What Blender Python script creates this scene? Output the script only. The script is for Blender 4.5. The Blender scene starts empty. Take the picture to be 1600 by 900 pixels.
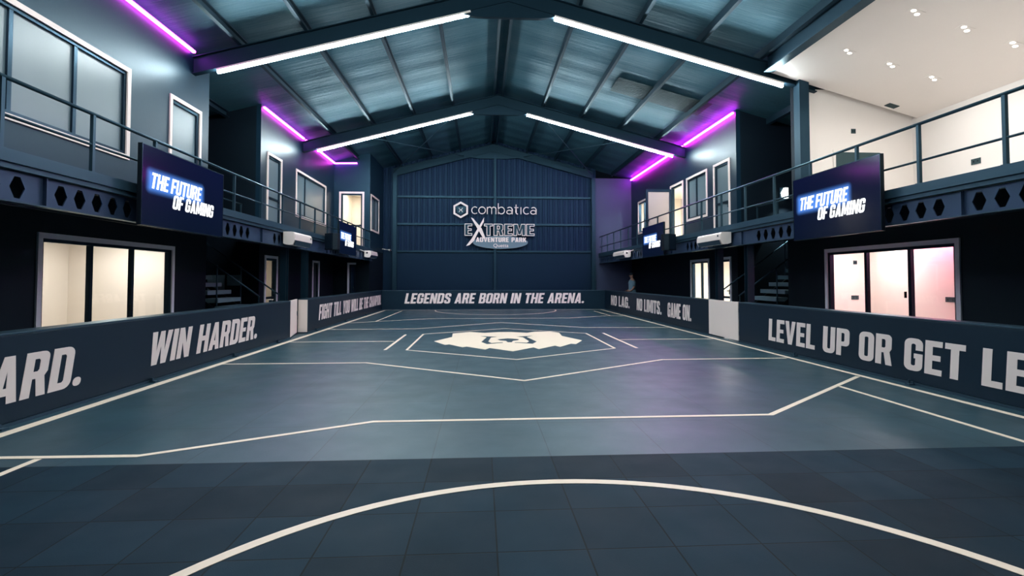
import bpy, bmesh, math, random
from mathutils import Vector, Matrix
from mathutils.geometry import tessellate_polygon
random.seed(4)
scene = bpy.context.scene
COL = scene.collection
PI = math.pi

# ------------------------------------------------------------------ camera, world, exposure
CAM_H = 1.5
cam_data = bpy.data.cameras.new('camera')
cam_data.sensor_width = 36.0
cam_data.lens = 18.0
cam_data.shift_y = -0.0244
cam_data.clip_end = 200
cam = bpy.data.objects.new('camera', cam_data)
COL.objects.link(cam)
cam.location = (0, 0, CAM_H)
cam.rotation_euler = (math.radians(91.79), 0, math.radians(-3.43))
scene.camera = cam

world = bpy.data.worlds.new('night')
scene.world = world
world.use_nodes = True
world.node_tree.nodes['Background'].inputs[0].default_value = (0.10, 0.16, 0.26, 1)
world.node_tree.nodes['Background'].inputs[1].default_value = 0.02

vs = scene.view_settings
vs.view_transform = 'Standard'
try:
    vs.look = 'None'
except Exception:
    pass
vs.gamma = 1.0
vs.exposure = 0.0
vs.use_curve_mapping = False

TUBE_E = 190.0      # white LED tubes
STRIP_E = 62.0      # magenta LED strips
ROOM_W = 1.0        # multiplier on the room lamps

# ------------------------------------------------------------------ materials
def lin(c):
    c = c / 255.0
    return c / 12.92 if c <= 0.04045 else ((c + 0.055) / 1.055) ** 2.4
def rgb(r, g, b):
    return (lin(r), lin(g), lin(b), 1.0)

MATS = {}
def mat(name, color, rough=0.5, metal=0.0, var=0.0, vscale=4.0, bump=0.0, bscale=60.0, spec=0.5):
    if name in MATS:
        return MATS[name]
    m = bpy.data.materials.new(name)
    m.use_nodes = True
    nt = m.node_tree
    b = nt.nodes['Principled BSDF']
    b.inputs['Base Color'].default_value = color
    b.inputs['Roughness'].default_value = rough
    b.inputs['Metallic'].default_value = metal
    dark = max(color[:3]) < 0.2
    b.inputs['Specular IOR Level'].default_value = min(spec, 0.32) if dark else spec
    if dark:
        b.inputs['Specular Tint'].default_value = (0.42, 0.82, 1.0, 1)
    geo = nt.nodes.new('ShaderNodeNewGeometry')
    if var > 0:
        n = nt.nodes.new('ShaderNodeTexNoise')
        n.inputs['Scale'].default_value = vscale
        n.inputs['Detail'].default_value = 5
        nt.links.new(geo.outputs['Position'], n.inputs['Vector'])
        mx = nt.nodes.new('ShaderNodeMix')
        mx.data_type = 'RGBA'
        mx.inputs[6].default_value = [c * (1 - var) for c in color[:3]] + [1]
        mx.inputs[7].default_value = [min(1, c * (1 + var)) for c in color[:3]] + [1]
        nt.links.new(n.outputs['Fac'], mx.inputs[0])
        nt.links.new(mx.outputs[2], b.inputs['Base Color'])
    if bump > 0:
        n2 = nt.nodes.new('ShaderNodeTexNoise')
        n2.inputs['Scale'].default_value = bscale
        n2.inputs['Detail'].default_value = 4
        nt.links.new(geo.outputs['Position'], n2.inputs['Vector'])
        bp = nt.nodes.new('ShaderNodeBump')
        bp.inputs['Strength'].default_value = bump
        bp.inputs['Distance'].default_value = 0.01
        nt.links.new(n2.outputs['Fac'], bp.inputs['Height'])
        nt.links.new(bp.outputs['Normal'], b.inputs['Normal'])
    MATS[name] = m
    return m

def emit(name, color, strength):
    if name in MATS:
        return MATS[name]
    m = bpy.data.materials.new(name)
    m.use_nodes = True
    nt = m.node_tree
    nt.nodes.clear()
    o = nt.nodes.new('ShaderNodeOutputMaterial')
    e = nt.nodes.new('ShaderNodeEmission')
    e.inputs[0].default_value = color
    e.inputs[1].default_value = strength
    nt.links.new(e.outputs[0], o.inputs[0])
    MATS[name] = m
    return m

def glass_mat(name, tint=(0.95, 0.97, 1, 1), refl=0.08, rough=0.02):
    m = bpy.data.materials.new(name)
    m.use_nodes = True
    nt = m.node_tree
    nt.nodes.clear()
    o = nt.nodes.new('ShaderNodeOutputMaterial')
    t = nt.nodes.new('ShaderNodeBsdfTransparent')
    t.inputs[0].default_value = tint
    g = nt.nodes.new('ShaderNodeBsdfGlossy')
    g.inputs['Roughness'].default_value = rough
    lw = nt.nodes.new('ShaderNodeLayerWeight')
    lw.inputs['Blend'].default_value = 0.3
    fr = nt.nodes.new('ShaderNodeMapRange')
    fr.inputs['To Min'].default_value = 0.02
    fr.inputs['To Max'].default_value = 0.5
    pw = nt.nodes.new('ShaderNodeMath')
    pw.operation = 'POWER'
    pw.inputs[1].default_value = 3.0
    nt.links.new(lw.outputs['Facing'], pw.inputs[0])
    nt.links.new(pw.outputs[0], fr.inputs['Value'])
    mx = nt.nodes.new('ShaderNodeMixShader')
    nt.links.new(fr.outputs[0], mx.inputs[0])
    nt.links.new(t.outputs[0], mx.inputs[1])
    nt.links.new(g.outputs[0], mx.inputs[2])
    nt.links.new(mx.outputs[0], o.inputs[0])
    MATS[name] = m
    return m

def tile_mat(name, c1, c2, cm, size, ox, oy, rough, var, spec=0.5):
    m = bpy.data.materials.new(name)
    m.use_nodes = True
    nt = m.node_tree
    L = nt.links
    b = nt.nodes['Principled BSDF']
    geo = nt.nodes.new('ShaderNodeNewGeometry')
    mp = nt.nodes.new('ShaderNodeMapping')
    mp.inputs['Location'].default_value = (-ox, -oy, 0)
    L.new(geo.outputs['Position'], mp.inputs['Vector'])
    br = nt.nodes.new('ShaderNodeTexBrick')
    br.offset = 0.0
    br.squash = 1.0
    br.inputs['Color1'].default_value = c1
    br.inputs['Color2'].default_value = c2
    br.inputs['Mortar'].default_value = cm
    br.inputs['Scale'].default_value = 1.0
    br.inputs['Mortar Size'].default_value = 0.006
    br.inputs['Mortar Smooth'].default_value = 0.3
    br.inputs['Bias'].default_value = 0.0
    br.inputs['Brick Width'].default_value = size
    br.inputs['Row Height'].default_value = size
    L.new(mp.outputs[0], br.inputs['Vector'])
    n = nt.nodes.new('ShaderNodeTexNoise')
    n.inputs['Scale'].default_value = 1.1
    n.inputs['Detail'].default_value = 6
    L.new(geo.outputs['Position'], n.inputs['Vector'])
    rmp = nt.nodes.new('ShaderNodeMapRange')
    rmp.inputs['From Min'].default_value = 0.3
    rmp.inputs['From Max'].default_value = 0.7
    rmp.inputs['To Min'].default_value = 1 - var
    rmp.inputs['To Max'].default_value = 1 + var
    L.new(n.outputs['Fac'], rmp.inputs['Value'])
    mul = nt.nodes.new('ShaderNodeVectorMath')
    mul.operation = 'SCALE'
    L.new(br.outputs['Color'], mul.inputs[0])
    L.new(rmp.outputs[0], mul.inputs['Scale'])
    L.new(mul.outputs[0], b.inputs['Base Color'])
    n3 = nt.nodes.new('ShaderNodeTexNoise')
    n3.inputs['Scale'].default_value = 2.3
    n3.inputs['Detail'].default_value = 5
    L.new(geo.outputs['Position'], n3.inputs['Vector'])
    r2 = nt.nodes.new('ShaderNodeMapRange')
    r2.inputs['To Min'].default_value = rough - 0.1
    r2.inputs['To Max'].default_value = rough + 0.12
    L.new(n3.outputs['Fac'], r2.inputs['Value'])
    L.new(r2.outputs[0], b.inputs['Roughness'])
    b.inputs['Specular IOR Level'].default_value = spec
    b.inputs['Specular Tint'].default_value = (0.55, 0.86, 1.0, 1)
    n2 = nt.nodes.new('ShaderNodeTexNoise')
    n2.inputs['Scale'].default_value = 180
    L.new(geo.outputs['Position'], n2.inputs['Vector'])
    ad = nt.nodes.new('ShaderNodeMath')
    ad.operation = 'MULTIPLY_ADD'
    L.new(br.outputs['Fac'], ad.inputs[0])
    ad.inputs[1].default_value = -1.5
    L.new(n2.outputs['Fac'], ad.inputs[2])
    bp = nt.nodes.new('ShaderNodeBump')
    bp.inputs['Strength'].default_value = 0.25
    bp.inputs['Distance'].default_value = 0.004
    L.new(ad.outputs[0], bp.inputs['Height'])
    L.new(bp.outputs['Normal'], b.inputs['Normal'])
    MATS[name] = m
    return m

def foil_mat(name, color):
    """silver insulation foil: creases run down the slope, little crinkles everywhere"""
    m = bpy.data.materials.new(name)
    m.use_nodes = True
    nt = m.node_tree
    L = nt.links
    b = nt.nodes['Principled BSDF']
    b.inputs['Metallic'].default_value = 0.25
    b.inputs['Roughness'].default_value = 0.55
    b.inputs['Specular Tint'].default_value = (0.42, 0.82, 1.0, 1)
    geo = nt.nodes.new('ShaderNodeNewGeometry')
    mp = nt.nodes.new('ShaderNodeMapping')
    mp.inputs['Scale'].default_value = (0.35, 4.2, 0.35)
    L.new(geo.outputs['Position'], mp.inputs['Vector'])
    n = nt.nodes.new('ShaderNodeTexNoise')
    n.inputs['Scale'].default_value = 1.6
    n.inputs['Detail'].default_value = 8
    n.inputs['Roughness'].default_value = 0.62
    n.inputs['Distortion'].default_value = 0.5
    L.new(mp.outputs[0], n.inputs['Vector'])
    mp2 = nt.nodes.new('ShaderNodeMapping')
    mp2.inputs['Scale'].default_value = (0.02, 1.0, 0.02)
    L.new(geo.outputs['Position'], mp2.inputs['Vector'])
    w = nt.nodes.new('ShaderNodeTexWave')
    w.wave_type = 'BANDS'
    w.bands_direction = 'Y'
    w.inputs['Scale'].default_value = 0.28
    w.inputs['Distortion'].default_value = 1.2
    w.inputs['Detail'].default_value = 3
    L.new(mp2.outputs[0], w.inputs['Vector'])
    ad = nt.nodes.new('ShaderNodeMath')
    ad.operation = 'MULTIPLY_ADD'
    L.new(w.outputs['Fac'], ad.inputs[0])
    ad.inputs[1].default_value = 0.9
    L.new(n.outputs['Fac'], ad.inputs[2])
    bp = nt.nodes.new('ShaderNodeBump')
    bp.inputs['Strength'].default_value = 0.55
    bp.inputs['Distance'].default_value = 0.05
    L.new(ad.outputs[0], bp.inputs['Height'])
    L.new(bp.outputs['Normal'], b.inputs['Normal'])
    n2 = nt.nodes.new('ShaderNodeTexNoise')
    n2.inputs['Scale'].default_value = 0.55
    n2.inputs['Detail'].default_value = 4
    L.new(geo.outputs['Position'], n2.inputs['Vector'])
    mx = nt.nodes.new('ShaderNodeMix')
    mx.data_type = 'RGBA'
    mx.inputs[6].default_value = [c * 0.72 for c in color[:3]] + [1]
    mx.inputs[7].default_value = [c * 1.2 for c in color[:3]] + [1]
    L.new(n2.outputs['Fac'], mx.inputs[0])
    L.new(mx.outputs[2], b.inputs['Base Color'])
    MATS[name] = m
    return m

def screen_mat(name, fr, glow_c, glow_hx, glow_hz):
    """lit screen picture: navy gradient with a blue halo round the first line of words"""
    m = bpy.data.materials.new(name)
    m.use_nodes = True
    nt = m.node_tree
    L = nt.links
    nt.nodes.clear()
    o = nt.nodes.new('ShaderNodeOutputMaterial')
    tc = nt.nodes.new('ShaderNodeTexCoord')
    sep = nt.nodes.new('ShaderNodeSeparateXYZ')
    L.new(tc.outputs['UV'], sep.inputs[0])
    def mth(op, a, b=None, c=None, clamp=False):
        n = nt.nodes.new('ShaderNodeMath')
        n.operation = op
        n.use_clamp = clamp
        for i, v in enumerate((a, b, c)):
            if v is None:
                continue
            if isinstance(v, (int, float)):
                n.inputs[i].default_value = v
            else:
                L.new(v, n.inputs[i])
        return n.outputs[0]
    u, v = sep.outputs[0], sep.outputs[1]
    dx = mth('MAXIMUM', mth('SUBTRACT', mth('ABSOLUTE', mth('SUBTRACT', u, glow_c[0])), glow_hx), 0.0)
    dz = mth('MAXIMUM', mth('SUBTRACT', mth('ABSOLUTE', mth('SUBTRACT', v, glow_c[1])), glow_hz), 0.0)
    d = mth('SQRT', mth('ADD', mth('MULTIPLY', dx, dx), mth('MULTIPLY', mth('MULTIPLY', dz, dz), 0.35)))
    g = mth('SUBTRACT', 1.0, mth('DIVIDE', d, 0.055), clamp=True)
    g = mth('POWER', g, 1.6)
    ramp = nt.nodes.new('ShaderNodeMix')
    ramp.data_type = 'RGBA'
    ramp.inputs[6].default_value = rgb(10, 20, 40)
    ramp.inputs[7].default_value = rgb(12, 20, 52)
    L.new(v, ramp.inputs[0])
    mx = nt.nodes.new('ShaderNodeMix')
    mx.data_type = 'RGBA'
    L.new(g, mx.inputs[0])
    L.new(ramp.outputs[2], mx.inputs[6])
    mx.inputs[7].default_value = (0.10, 0.30, 0.95, 1)
    e = nt.nodes.new('ShaderNodeEmission')
    L.new(mx.outputs[2], e.inputs[0])
    e.inputs[1].default_value = 1.0
    gl = nt.nodes.new('ShaderNodeBsdfGlossy')
    gl.inputs['Roughness'].default_value = 0.12
    gl.inputs[0].default_value = (0.04, 0.045, 0.05, 1)
    ad = nt.nodes.new('ShaderNodeAddShader')
    L.new(e.outputs[0], ad.inputs[0])
    L.new(gl.outputs[0], ad.inputs[1])
    L.new(ad.outputs[0], o.inputs[0])
    MATS[name] = m
    return m

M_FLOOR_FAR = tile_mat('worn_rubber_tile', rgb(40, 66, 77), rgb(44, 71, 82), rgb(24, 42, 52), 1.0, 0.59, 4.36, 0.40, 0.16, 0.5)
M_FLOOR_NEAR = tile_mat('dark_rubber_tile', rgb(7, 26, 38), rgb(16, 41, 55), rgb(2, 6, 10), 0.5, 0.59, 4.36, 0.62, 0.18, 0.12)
M_LINE = mat('court_paint', rgb(255, 230, 208), 0.5, var=0.05, vscale=9)
M_EMBLEM = mat('emblem_paint', rgb(255, 238, 212), 0.45)
M_WALL = mat('navy_wall_paint', rgb(17, 39, 55), 0.4, var=0.10, vscale=1.3, bump=0.06, bscale=25)
M_LOW = mat('black_wall_paint', rgb(8, 10, 20), 0.6, var=0.08, vscale=2)
M_STEEL = mat('painted_steel', rgb(28, 48, 62), 0.4, 0.25, var=0.07, vscale=3)
M_RAFTER = mat('rafter_steel', rgb(24, 42, 54), 0.5, 0.2, var=0.07, vscale=3)
M_BEAM = mat('beam_steel', rgb(50, 66, 92), 0.4, 0.2, var=0.08, vscale=5)
M_FASCIA = mat('fascia_steel', rgb(46, 70, 86), 0.4, 0.2, var=0.06, vscale=2)
M_RAIL = mat('rail_steel', rgb(46, 68, 80), 0.35, 0.4)
M_FOIL = foil_mat('insulation_foil', rgb(60, 97, 111))
M_SHEET = mat('far_wall_sheet', rgb(18, 32, 58), 0.48, 0.1, var=0.06, vscale=1.5, spec=0.2)
M_FLAT = mat('far_wall_board', rgb(14, 28, 50), 0.5, var=0.06, vscale=1.5, spec=0.2)
M_OLIVE = mat('bare_roof_sheet', rgb(40, 50, 48), 0.5, 0.2, var=0.1, vscale=3)
M_CASE = mat('pale_casing', rgb(248, 228, 220), 0.5, var=0.03, vscale=6)
M_CASE_LOW = mat('brightened_casing', rgb(236, 238, 250), 0.45)  # same casing, light put into the colour: paler and bluer under the balconies
M_FRAME = mat('dark_aluminium', rgb(30, 44, 58), 0.28, 0.5)
M_FROST = mat('frosted_pane', rgb(104, 122, 130), 0.32, var=0.06, vscale=1.2)
M_GLASS = glass_mat('clear_glass')
M_WHITE = mat('white_plaster', rgb(224, 217, 211), 0.65, var=0.02, vscale=1.0)
M_ROOM = mat('room_plaster', rgb(230, 222, 210), 0.7, var=0.02, vscale=1.0)
M_BARRIER = mat('barrier_board', rgb(18, 33, 48), 0.42, var=0.07, vscale=1.8)
M_CAP = mat('barrier_cap', rgb(54, 74, 88), 0.35, 0.3)
M_TEXT = mat('pale_lettering', rgb(248, 232, 226), 0.55)
M_GATE = mat('white_gate', rgb(250, 234, 225), 0.5, var=0.03, vscale=2)
M_AC = mat('white_plastic', rgb(248, 234, 226), 0.4)
M_BLACK = mat('black_plastic', rgb(14, 17, 24), 0.4)
M_DARKDOOR = mat('slate_door', rgb(52, 66, 68), 0.5)
M_TREAD = mat('tread_plate', rgb(120, 150, 162), 0.45, 0.2, var=0.12, vscale=6)
M_TUBE = emit('tube_glow', (0.86, 0.97, 1.0, 1), TUBE_E)
M_STRIP = emit('magenta_glow', (1.0, 0.024, 0.96, 1), STRIP_E)
M_STRIP_WEAK = emit('weak_magenta_glow', (1.0, 0.065, 0.95, 1), STRIP_E * 0.33)
M_SPOT = emit('spot_glow', (1.0, 0.95, 0.86, 1), 6.0)
M_LAMP = emit('room_lamp_glow', (1.0, 0.93, 0.8, 1), 5.0)
M_WORDS = emit('screen_words', (0.95, 0.98, 1.0, 1), 1.6)

# ------------------------------------------------------------------ mesh builder
class MB:
    def __init__(self):
        self.v, self.f, self.uv = [], [], None
    def quad(self, a, b, c, d):
        n = len(self.v)
        self.v += [tuple(a), tuple(b), tuple(c), tuple(d)]
        self.f.append((n, n + 1, n + 2, n + 3))
        return self
    def box(self, x0, x1, y0, y1, z0, z1):
        x0, x1 = sorted((x0, x1)); y0, y1 = sorted((y0, y1)); z0, z1 = sorted((z0, z1))
        n = len(self.v)
        self.v += [(x0, y0, z0), (x1, y0, z0), (x1, y1, z0), (x0, y1, z0), (x0, y0, z1), (x1, y0, z1), (x1, y1, z1), (x0, y1, z1)]
        self.f += [tuple(n + i for i in q) for q in ((0, 3, 2, 1), (4, 5, 6, 7), (0, 1, 5, 4), (1, 2, 6, 5), (2, 3, 7, 6), (3, 0, 4, 7))]
        return self
    def fbox(self, fr, u0, u1, v0, v1, w0, w1):
        """box in a frame fr (origin, u, v, n)"""
        n = len(self.v)
        P = lambda u, v, w: tuple(fr[0] + fr[1] * u + fr[2] * v + fr[3] * w)
        self.v += [P(u0, v0, w0), P(u1, v0, w0), P(u1, v0, w1), P(u0, v0, w1), P(u0, v1, w0), P(u1, v1, w0), P(u1, v1, w1), P(u0, v1, w1)]
        self.f += [tuple(n + i for i in q) for q in ((0, 3, 2, 1), (4, 5, 6, 7), (0, 1, 5, 4), (1, 2, 6, 5), (2, 3, 7, 6), (3, 0, 4, 7))]
        return self
    def tube(self, p0, p1, r, n=10, r2=None):
        p0, p1 = Vector(p0), Vector(p1)
        r2 = r if r2 is None else r2
        d = (p1 - p0).normalized()
        a = d.orthogonal().normalized()
        b = d.cross(a)
        k = len(self.v)
        for p, rr in ((p0, r), (p1, r2)):
            for i in range(n):
                t = 2 * PI * i / n
                self.v.append(tuple(p + a * (rr * math.cos(t)) + b * (rr * math.sin(t))))
        for i in range(n):
            j = (i + 1) % n
            self.f.append((k + i, k + j, k + n + j, k + n + i))
        self.f.append(tuple(k + i for i in reversed(range(n))))
        self.f.append(tuple(k + n + i for i in range(n)))
        return self
    def bar(self, p0, p1, w, h, up=(0, 0, 1)):
        """rectangular bar from p0 to p1, h along up"""
        p0, p1 = Vector(p0), Vector(p1)
        d = (p1 - p0).normalized()
        s = d.cross(Vector(up)).normalized()
        t = s.cross(d).normalized()
        k = len(self.v)
        for p in (p0, p1):
            for a, b in ((-1, -1), (1, -1), (1, 1), (-1, 1)):
                self.v.append(tuple(p + s * (a * w / 2) + t * (b * h / 2)))
        self.f += [(k, k + 1, k + 5, k + 4), (k + 1, k + 2, k + 6, k + 5), (k + 2, k + 3, k + 7, k + 6), (k + 3, k, k + 4, k + 7), (k + 3, k + 2, k + 1, k), (k + 4, k + 5, k + 6, k + 7)]
        return self
    def poly(self, loops, fr, w0, w1):
        """extrude outline loops[0] with holes loops[1:] between w0 and w1 of the frame"""
        pts = [p for lp in loops for p in lp]
        tri = tessellate_polygon([[Vector((p[0], p[1], 0)) for p in lp] for lp in loops])
        k = len(self.v)
        P = lambda p, w: tuple(fr[0] + fr[1] * p[0] + fr[2] * p[1] + fr[3] * w)
        self.v += [P(p, w1) for p in pts]
        n = len(pts)
        for t in tri:
            a, b, c = (pts[i] for i in t)
            s = (b[0] - a[0]) * (c[1] - a[1]) - (b[1] - a[1]) * (c[0] - a[0])
            self.f.append(tuple(k + i for i in (t if s > 0 else t[::-1])))
        if w0 is not None and w0 != w1:
            self.v += [P(p, w0) for p in pts]
            for t in tri:
                self.f.append(tuple(k + n + i for i in t[::-1]))
            o = 0
            for lp in loops:
                m = len(lp)
                for i in range(m):
                    j = (i + 1) % m
                    self.f.append((k + o + i, k + n + o + i, k + n + o + j, k + o + j))
                o += m
        return self
    def build(self, name, m, parent=None, bevel=0.0, smooth=False, **tags):
        me = bpy.data.meshes.new(name)
        off = Vector((0, 0, 0))
        p = parent
        while p is not None:
            off = off + p.location
            p = p.parent
        me.from_pydata([tuple(Vector(v) - off) for v in self.v], [], self.f)
        me.materials.append(m)
        bm = bmesh.new()
        bm.from_mesh(me)
        bmesh.ops.recalc_face_normals(bm, faces=bm.faces)
        bm.to_mesh(me)
        bm.free()
        if smooth:
            for q in me.polygons:
                q.use_smooth = True
        o = bpy.data.objects.new(name, me)
        COL.objects.link(o)
        if parent is not None:
            o.parent = parent
        if bevel > 0:
            md = o.modifiers.new('bevel', 'BEVEL')
            md.width = bevel
            md.segments = 2
            md.limit_method = 'ANGLE'
        for kk, vv in tags.items():
            o[kk] = vv
        return o

def V(*a):
    return Vector(a)
def fr_left(x, y=0.0, z=0.0):      # on a left wall, facing +X
    return (V(x, y, z), V(0, 1, 0), V(0, 0, 1), V(1, 0, 0))
def fr_right(x, y=0.0, z=0.0):     # on a right wall, facing -X; u runs towards -Y
    return (V(x, y, z), V(0, -1, 0), V(0, 0, 1), V(-1, 0, 0))
def fr_far(y, x=0.0, z=0.0):       # on a wall facing the camera
    return (V(x, y, z), V(1, 0, 0), V(0, 0, 1), V(0, -1, 0))
def fr_floor(z=0.0):
    return (V(0, 0, z), V(1, 0, 0), V(0, 1, 0), V(0, 0, 1))

def thing(name, label, cat, loc=(0, 0, 0), group=None):
    o = bpy.data.objects.new(name, None)
    o.empty_display_size = 0.1
    COL.objects.link(o)
    o.location = loc
    o['label'] = label
    o['category'] = cat
    if group:
        o['group'] = group
    return o
def tag(o, label, cat, group=None):
    o['label'] = label
    o['category'] = cat
    if group:
        o['group'] = group
    return o
def struct_root(name, label, cat, loc=(0, 0, 0)):
    o = thing(name, label, cat, loc)
    o['kind'] = 'structure'
    return o

def dup(root, loc, label, group=None):
    r = root.copy()
    COL.objects.link(r)
    r.location = loc
    r['label'] = label
    if group:
        r['group'] = group
    for ch in list(root.children):
        c = ch.copy()
        COL.objects.link(c)
        c.parent = r
        for g in list(ch.children):
            d = g.copy()
            COL.objects.link(d)
            d.parent = c
    return r

def area_light(name, loc, sx, sy, power, color, rot=(0, 0, 0), parent=None, spread=PI):
    ld = bpy.data.lights.new(name, 'AREA')
    ld.shape = 'RECTANGLE'
    ld.size, ld.size_y = sx, sy
    ld.energy = power * ROOM_W
    ld.color = color
    ld.spread = spread
    o = bpy.data.objects.new(name, ld)
    COL.objects.link(o)
    o.location = loc
    o.rotation_euler = rot
    if parent is not None:
        o.location = Vector(loc) - parent.location
        o.parent = parent
    return o

# ------------------------------------------------------------------ block lettering
def arc(cx, cy, r, a0, a1, n=5):
    return [(cx + r * math.cos(math.radians(a0 + (a1 - a0) * i / n)), cy + r * math.sin(math.radians(a0 + (a1 - a0) * i / n))) for i in range(n + 1)]
def rr(x0, y0, x1, y1, r):
    return arc(x0 + r, y0 + r, r, 180, 270) + arc(x1 - r, y0 + r, r, 270, 360) + arc(x1 - r, y1 - r, r, 0, 90) + arc(x0 + r, y1 - r, r, 90, 180)
S_, B_ = 0.19, 0.17
GL = {
 'A': (0.54, [[(0,0),(.17,1),(.37,1),(.54,0),(.35,0),(.325,.17),(.215,.17),(.19,0)], [(.238,.33),(.302,.33),(.27,.70)]]),
 'B': (0.51, [[(0,0)] + arc(.37,.14,.14,-90,0) + [(.51,.40),(.455,.51),(.50,.60)] + arc(.36,.86,.14,0,90) + [(0,1)], [(S_,.16),(.29,.16),(.32,.2),(.32,.40),(.29,.43),(S_,.43)], [(S_,.59),(.28,.59),(.31,.63),(.31,.80),(.28,.84),(S_,.84)]]),
 'C': (0.5, [[(.5,.64),(.5,.82)] + arc(.32,.82,.18,0,90) + arc(.18,.82,.18,90,180) + arc(.18,.18,.18,180,270) + arc(.32,.18,.18,270,360) + [(.5,.36),(.31,.36),(.31,.20),(.28,.165),(.22,.165),(.19,.20),(.19,.80),(.22,.835),(.28,.835),(.31,.80),(.31,.64)]]),
 'D': (0.51, [[(0,0)] + arc(.33,.18,.18,-90,0) + arc(.33,.82,.18,0,90) + [(0,1)], [(S_,.17),(.29,.17),(.32,.21),(.32,.79),(.29,.83),(S_,.83)]]),
 'E': (0.43, [[(0,0),(.43,0),(.43,B_),(S_,B_),(S_,.42),(.39,.42),(.39,.58),(S_,.58),(S_,1-B_),(.43,1-B_),(.43,1),(0,1)]]),
 'F': (0.42, [[(0,0),(S_,0),(S_,.40),(.38,.40),(.38,.57),(S_,.57),(S_,1-B_),(.42,1-B_),(.42,1),(0,1)]]),
 'G': (0.5, [[(.5,.64),(.5,.82)] + arc(.32,.82,.18,0,90) + arc(.18,.82,.18,90,180) + arc(.18,.18,.18,180,270) + arc(.32,.18,.18,270,360) + [(.5,.54),(.265,.54),(.265,.39),(.31,.39),(.31,.20),(.28,.165),(.22,.165),(.19,.20),(.19,.80),(.22,.835),(.28,.835),(.31,.80),(.31,.64)]]),
 'H': (0.53, [[(0,0),(S_,0),(S_,.42),(.34,.42),(.34,0),(.53,0),(.53,1),(.34,1),(.34,.59),(S_,.59),(S_,1),(0,1)]]),
 'I': (0.19, [[(0,0),(S_,0),(S_,1),(0,1)]]),
 'L': (0.41, [[(0,0),(.41,0),(.41,B_),(S_,B_),(S_,1),(0,1)]]),
 'M': (0.66, [[(0,0),(.17,0),(.17,.62),(.26,.08),(.40,.08),(.49,.62),(.49,0),(.66,0),(.66,1),(.44,1),(.33,.42),(.22,1),(0,1)]]),
 'N': (0.53, [[(0,0),(.18,0),(.18,.52),(.34,0),(.53,0),(.53,1),(.35,1),(.35,.46),(.19,1),(0,1)]]),
 'O': (0.51, [rr(0,0,.51,1,.18), rr(.19,.165,.32,.835,.04)]),
 'P': (0.50, [[(0,0),(S_,0),(S_,.36)] + arc(.35,.51,.15,-90,0) + arc(.35,.85,.15,0,90) + [(0,1)], [(S_,.52),(.28,.52),(.31,.56),(.31,.80),(.28,.84),(S_,.84)]]),
 'R': (0.52, [[(0,0),(S_,0),(S_,.40),(.26,.40),(.33,0),(.52,0),(.44,.44),(.50,.54)] + arc(.36,.86,.14,0,90) + [(0,1)], [(S_,.56),(.28,.56),(.31,.60),(.31,.80),(.28,.84),(S_,.84)]]),
 'S': (0.5, [[(.5,.68),(.5,.83)] + arc(.33,.83,.17,0,90) + arc(.17,.83,.17,90,180) + [(0,.64),(.06,.53),(.31,.345),(.31,.20),(.28,.165),(.22,.165),(.19,.20),(.19,.33),(0,.33)] + arc(.17,.17,.17,180,270) + arc(.33,.17,.17,270,360) + [(.5,.40),(.44,.51),(.19,.69),(.19,.80),(.22,.835),(.28,.835),(.31,.80),(.31,.68)]]),
 'T': (0.47, [[(.14,0),(.33,0),(.33,1-B_),(.47,1-B_),(.47,1),(0,1),(0,1-B_),(.14,1-B_)]]),
 'U': (0.51, [[(0,1)] + arc(.18,.18,.18,180,270) + arc(.33,.18,.18,270,360) + [(.51,1),(.32,1),(.32,.20),(.29,.165),(.22,.165),(.19,.20),(.19,1)]]),
 'V': (0.54, [[(.17,0),(.37,0),(.54,1),(.35,1),(.27,.32),(.19,1),(0,1)]]),
 'W': (0.76, [[(.12,0),(.31,0),(.38,.55),(.45,0),(.64,0),(.76,1),(.58,1),(.53,.38),(.46,1),(.30,1),(.23,.38),(.18,1),(0,1)]]),
 'Y': (0.54, [[(.175,0),(.365,0),(.365,.40),(.54,1),(.35,1),(.27,.60),(.19,1),(0,1),(.175,.40)]]),
 'K': (0.53, [[(0,0),(S_,0),(S_,.30),(.235,.40),(.33,0),(.53,0),(.37,.56),(.52,1),(.33,1),(S_,.60),(S_,1),(0,1)]]),
 '.': (0.20, [rr(0,0,.20,.21,.09)]),
}
def layout(s, gap=0.06, space=0.30):
    x, out = 0.0, []
    for ch in s:
        if ch == ' ':
            x += space
            continue
        w, loops = GL[ch]
        out.append((ch, x, loops))
        x += w + gap
    return out, x - gap
def words(name, m, parent, s, fr, u0, u1, v0, h, w0, w1, shear=0.0, gap=0.06, space=0.30):
    """set the string between u0 and u1 of the frame, every word a part"""
    gl, tot = layout(s, gap, space)
    k = (u1 - u0 - shear * h) / tot
    g = 0
    for word in s.split(' '):
        mb = MB()
        for ch, x, loops in gl[g:g + len(word)]:
            mb.poly([[(u0 + (x + p[0]) * k + shear * h * p[1], v0 + p[1] * h) for p in lp] for lp in loops], fr, w0, w1)
        g += len(word)
        mb.build(name, m, parent)
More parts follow.
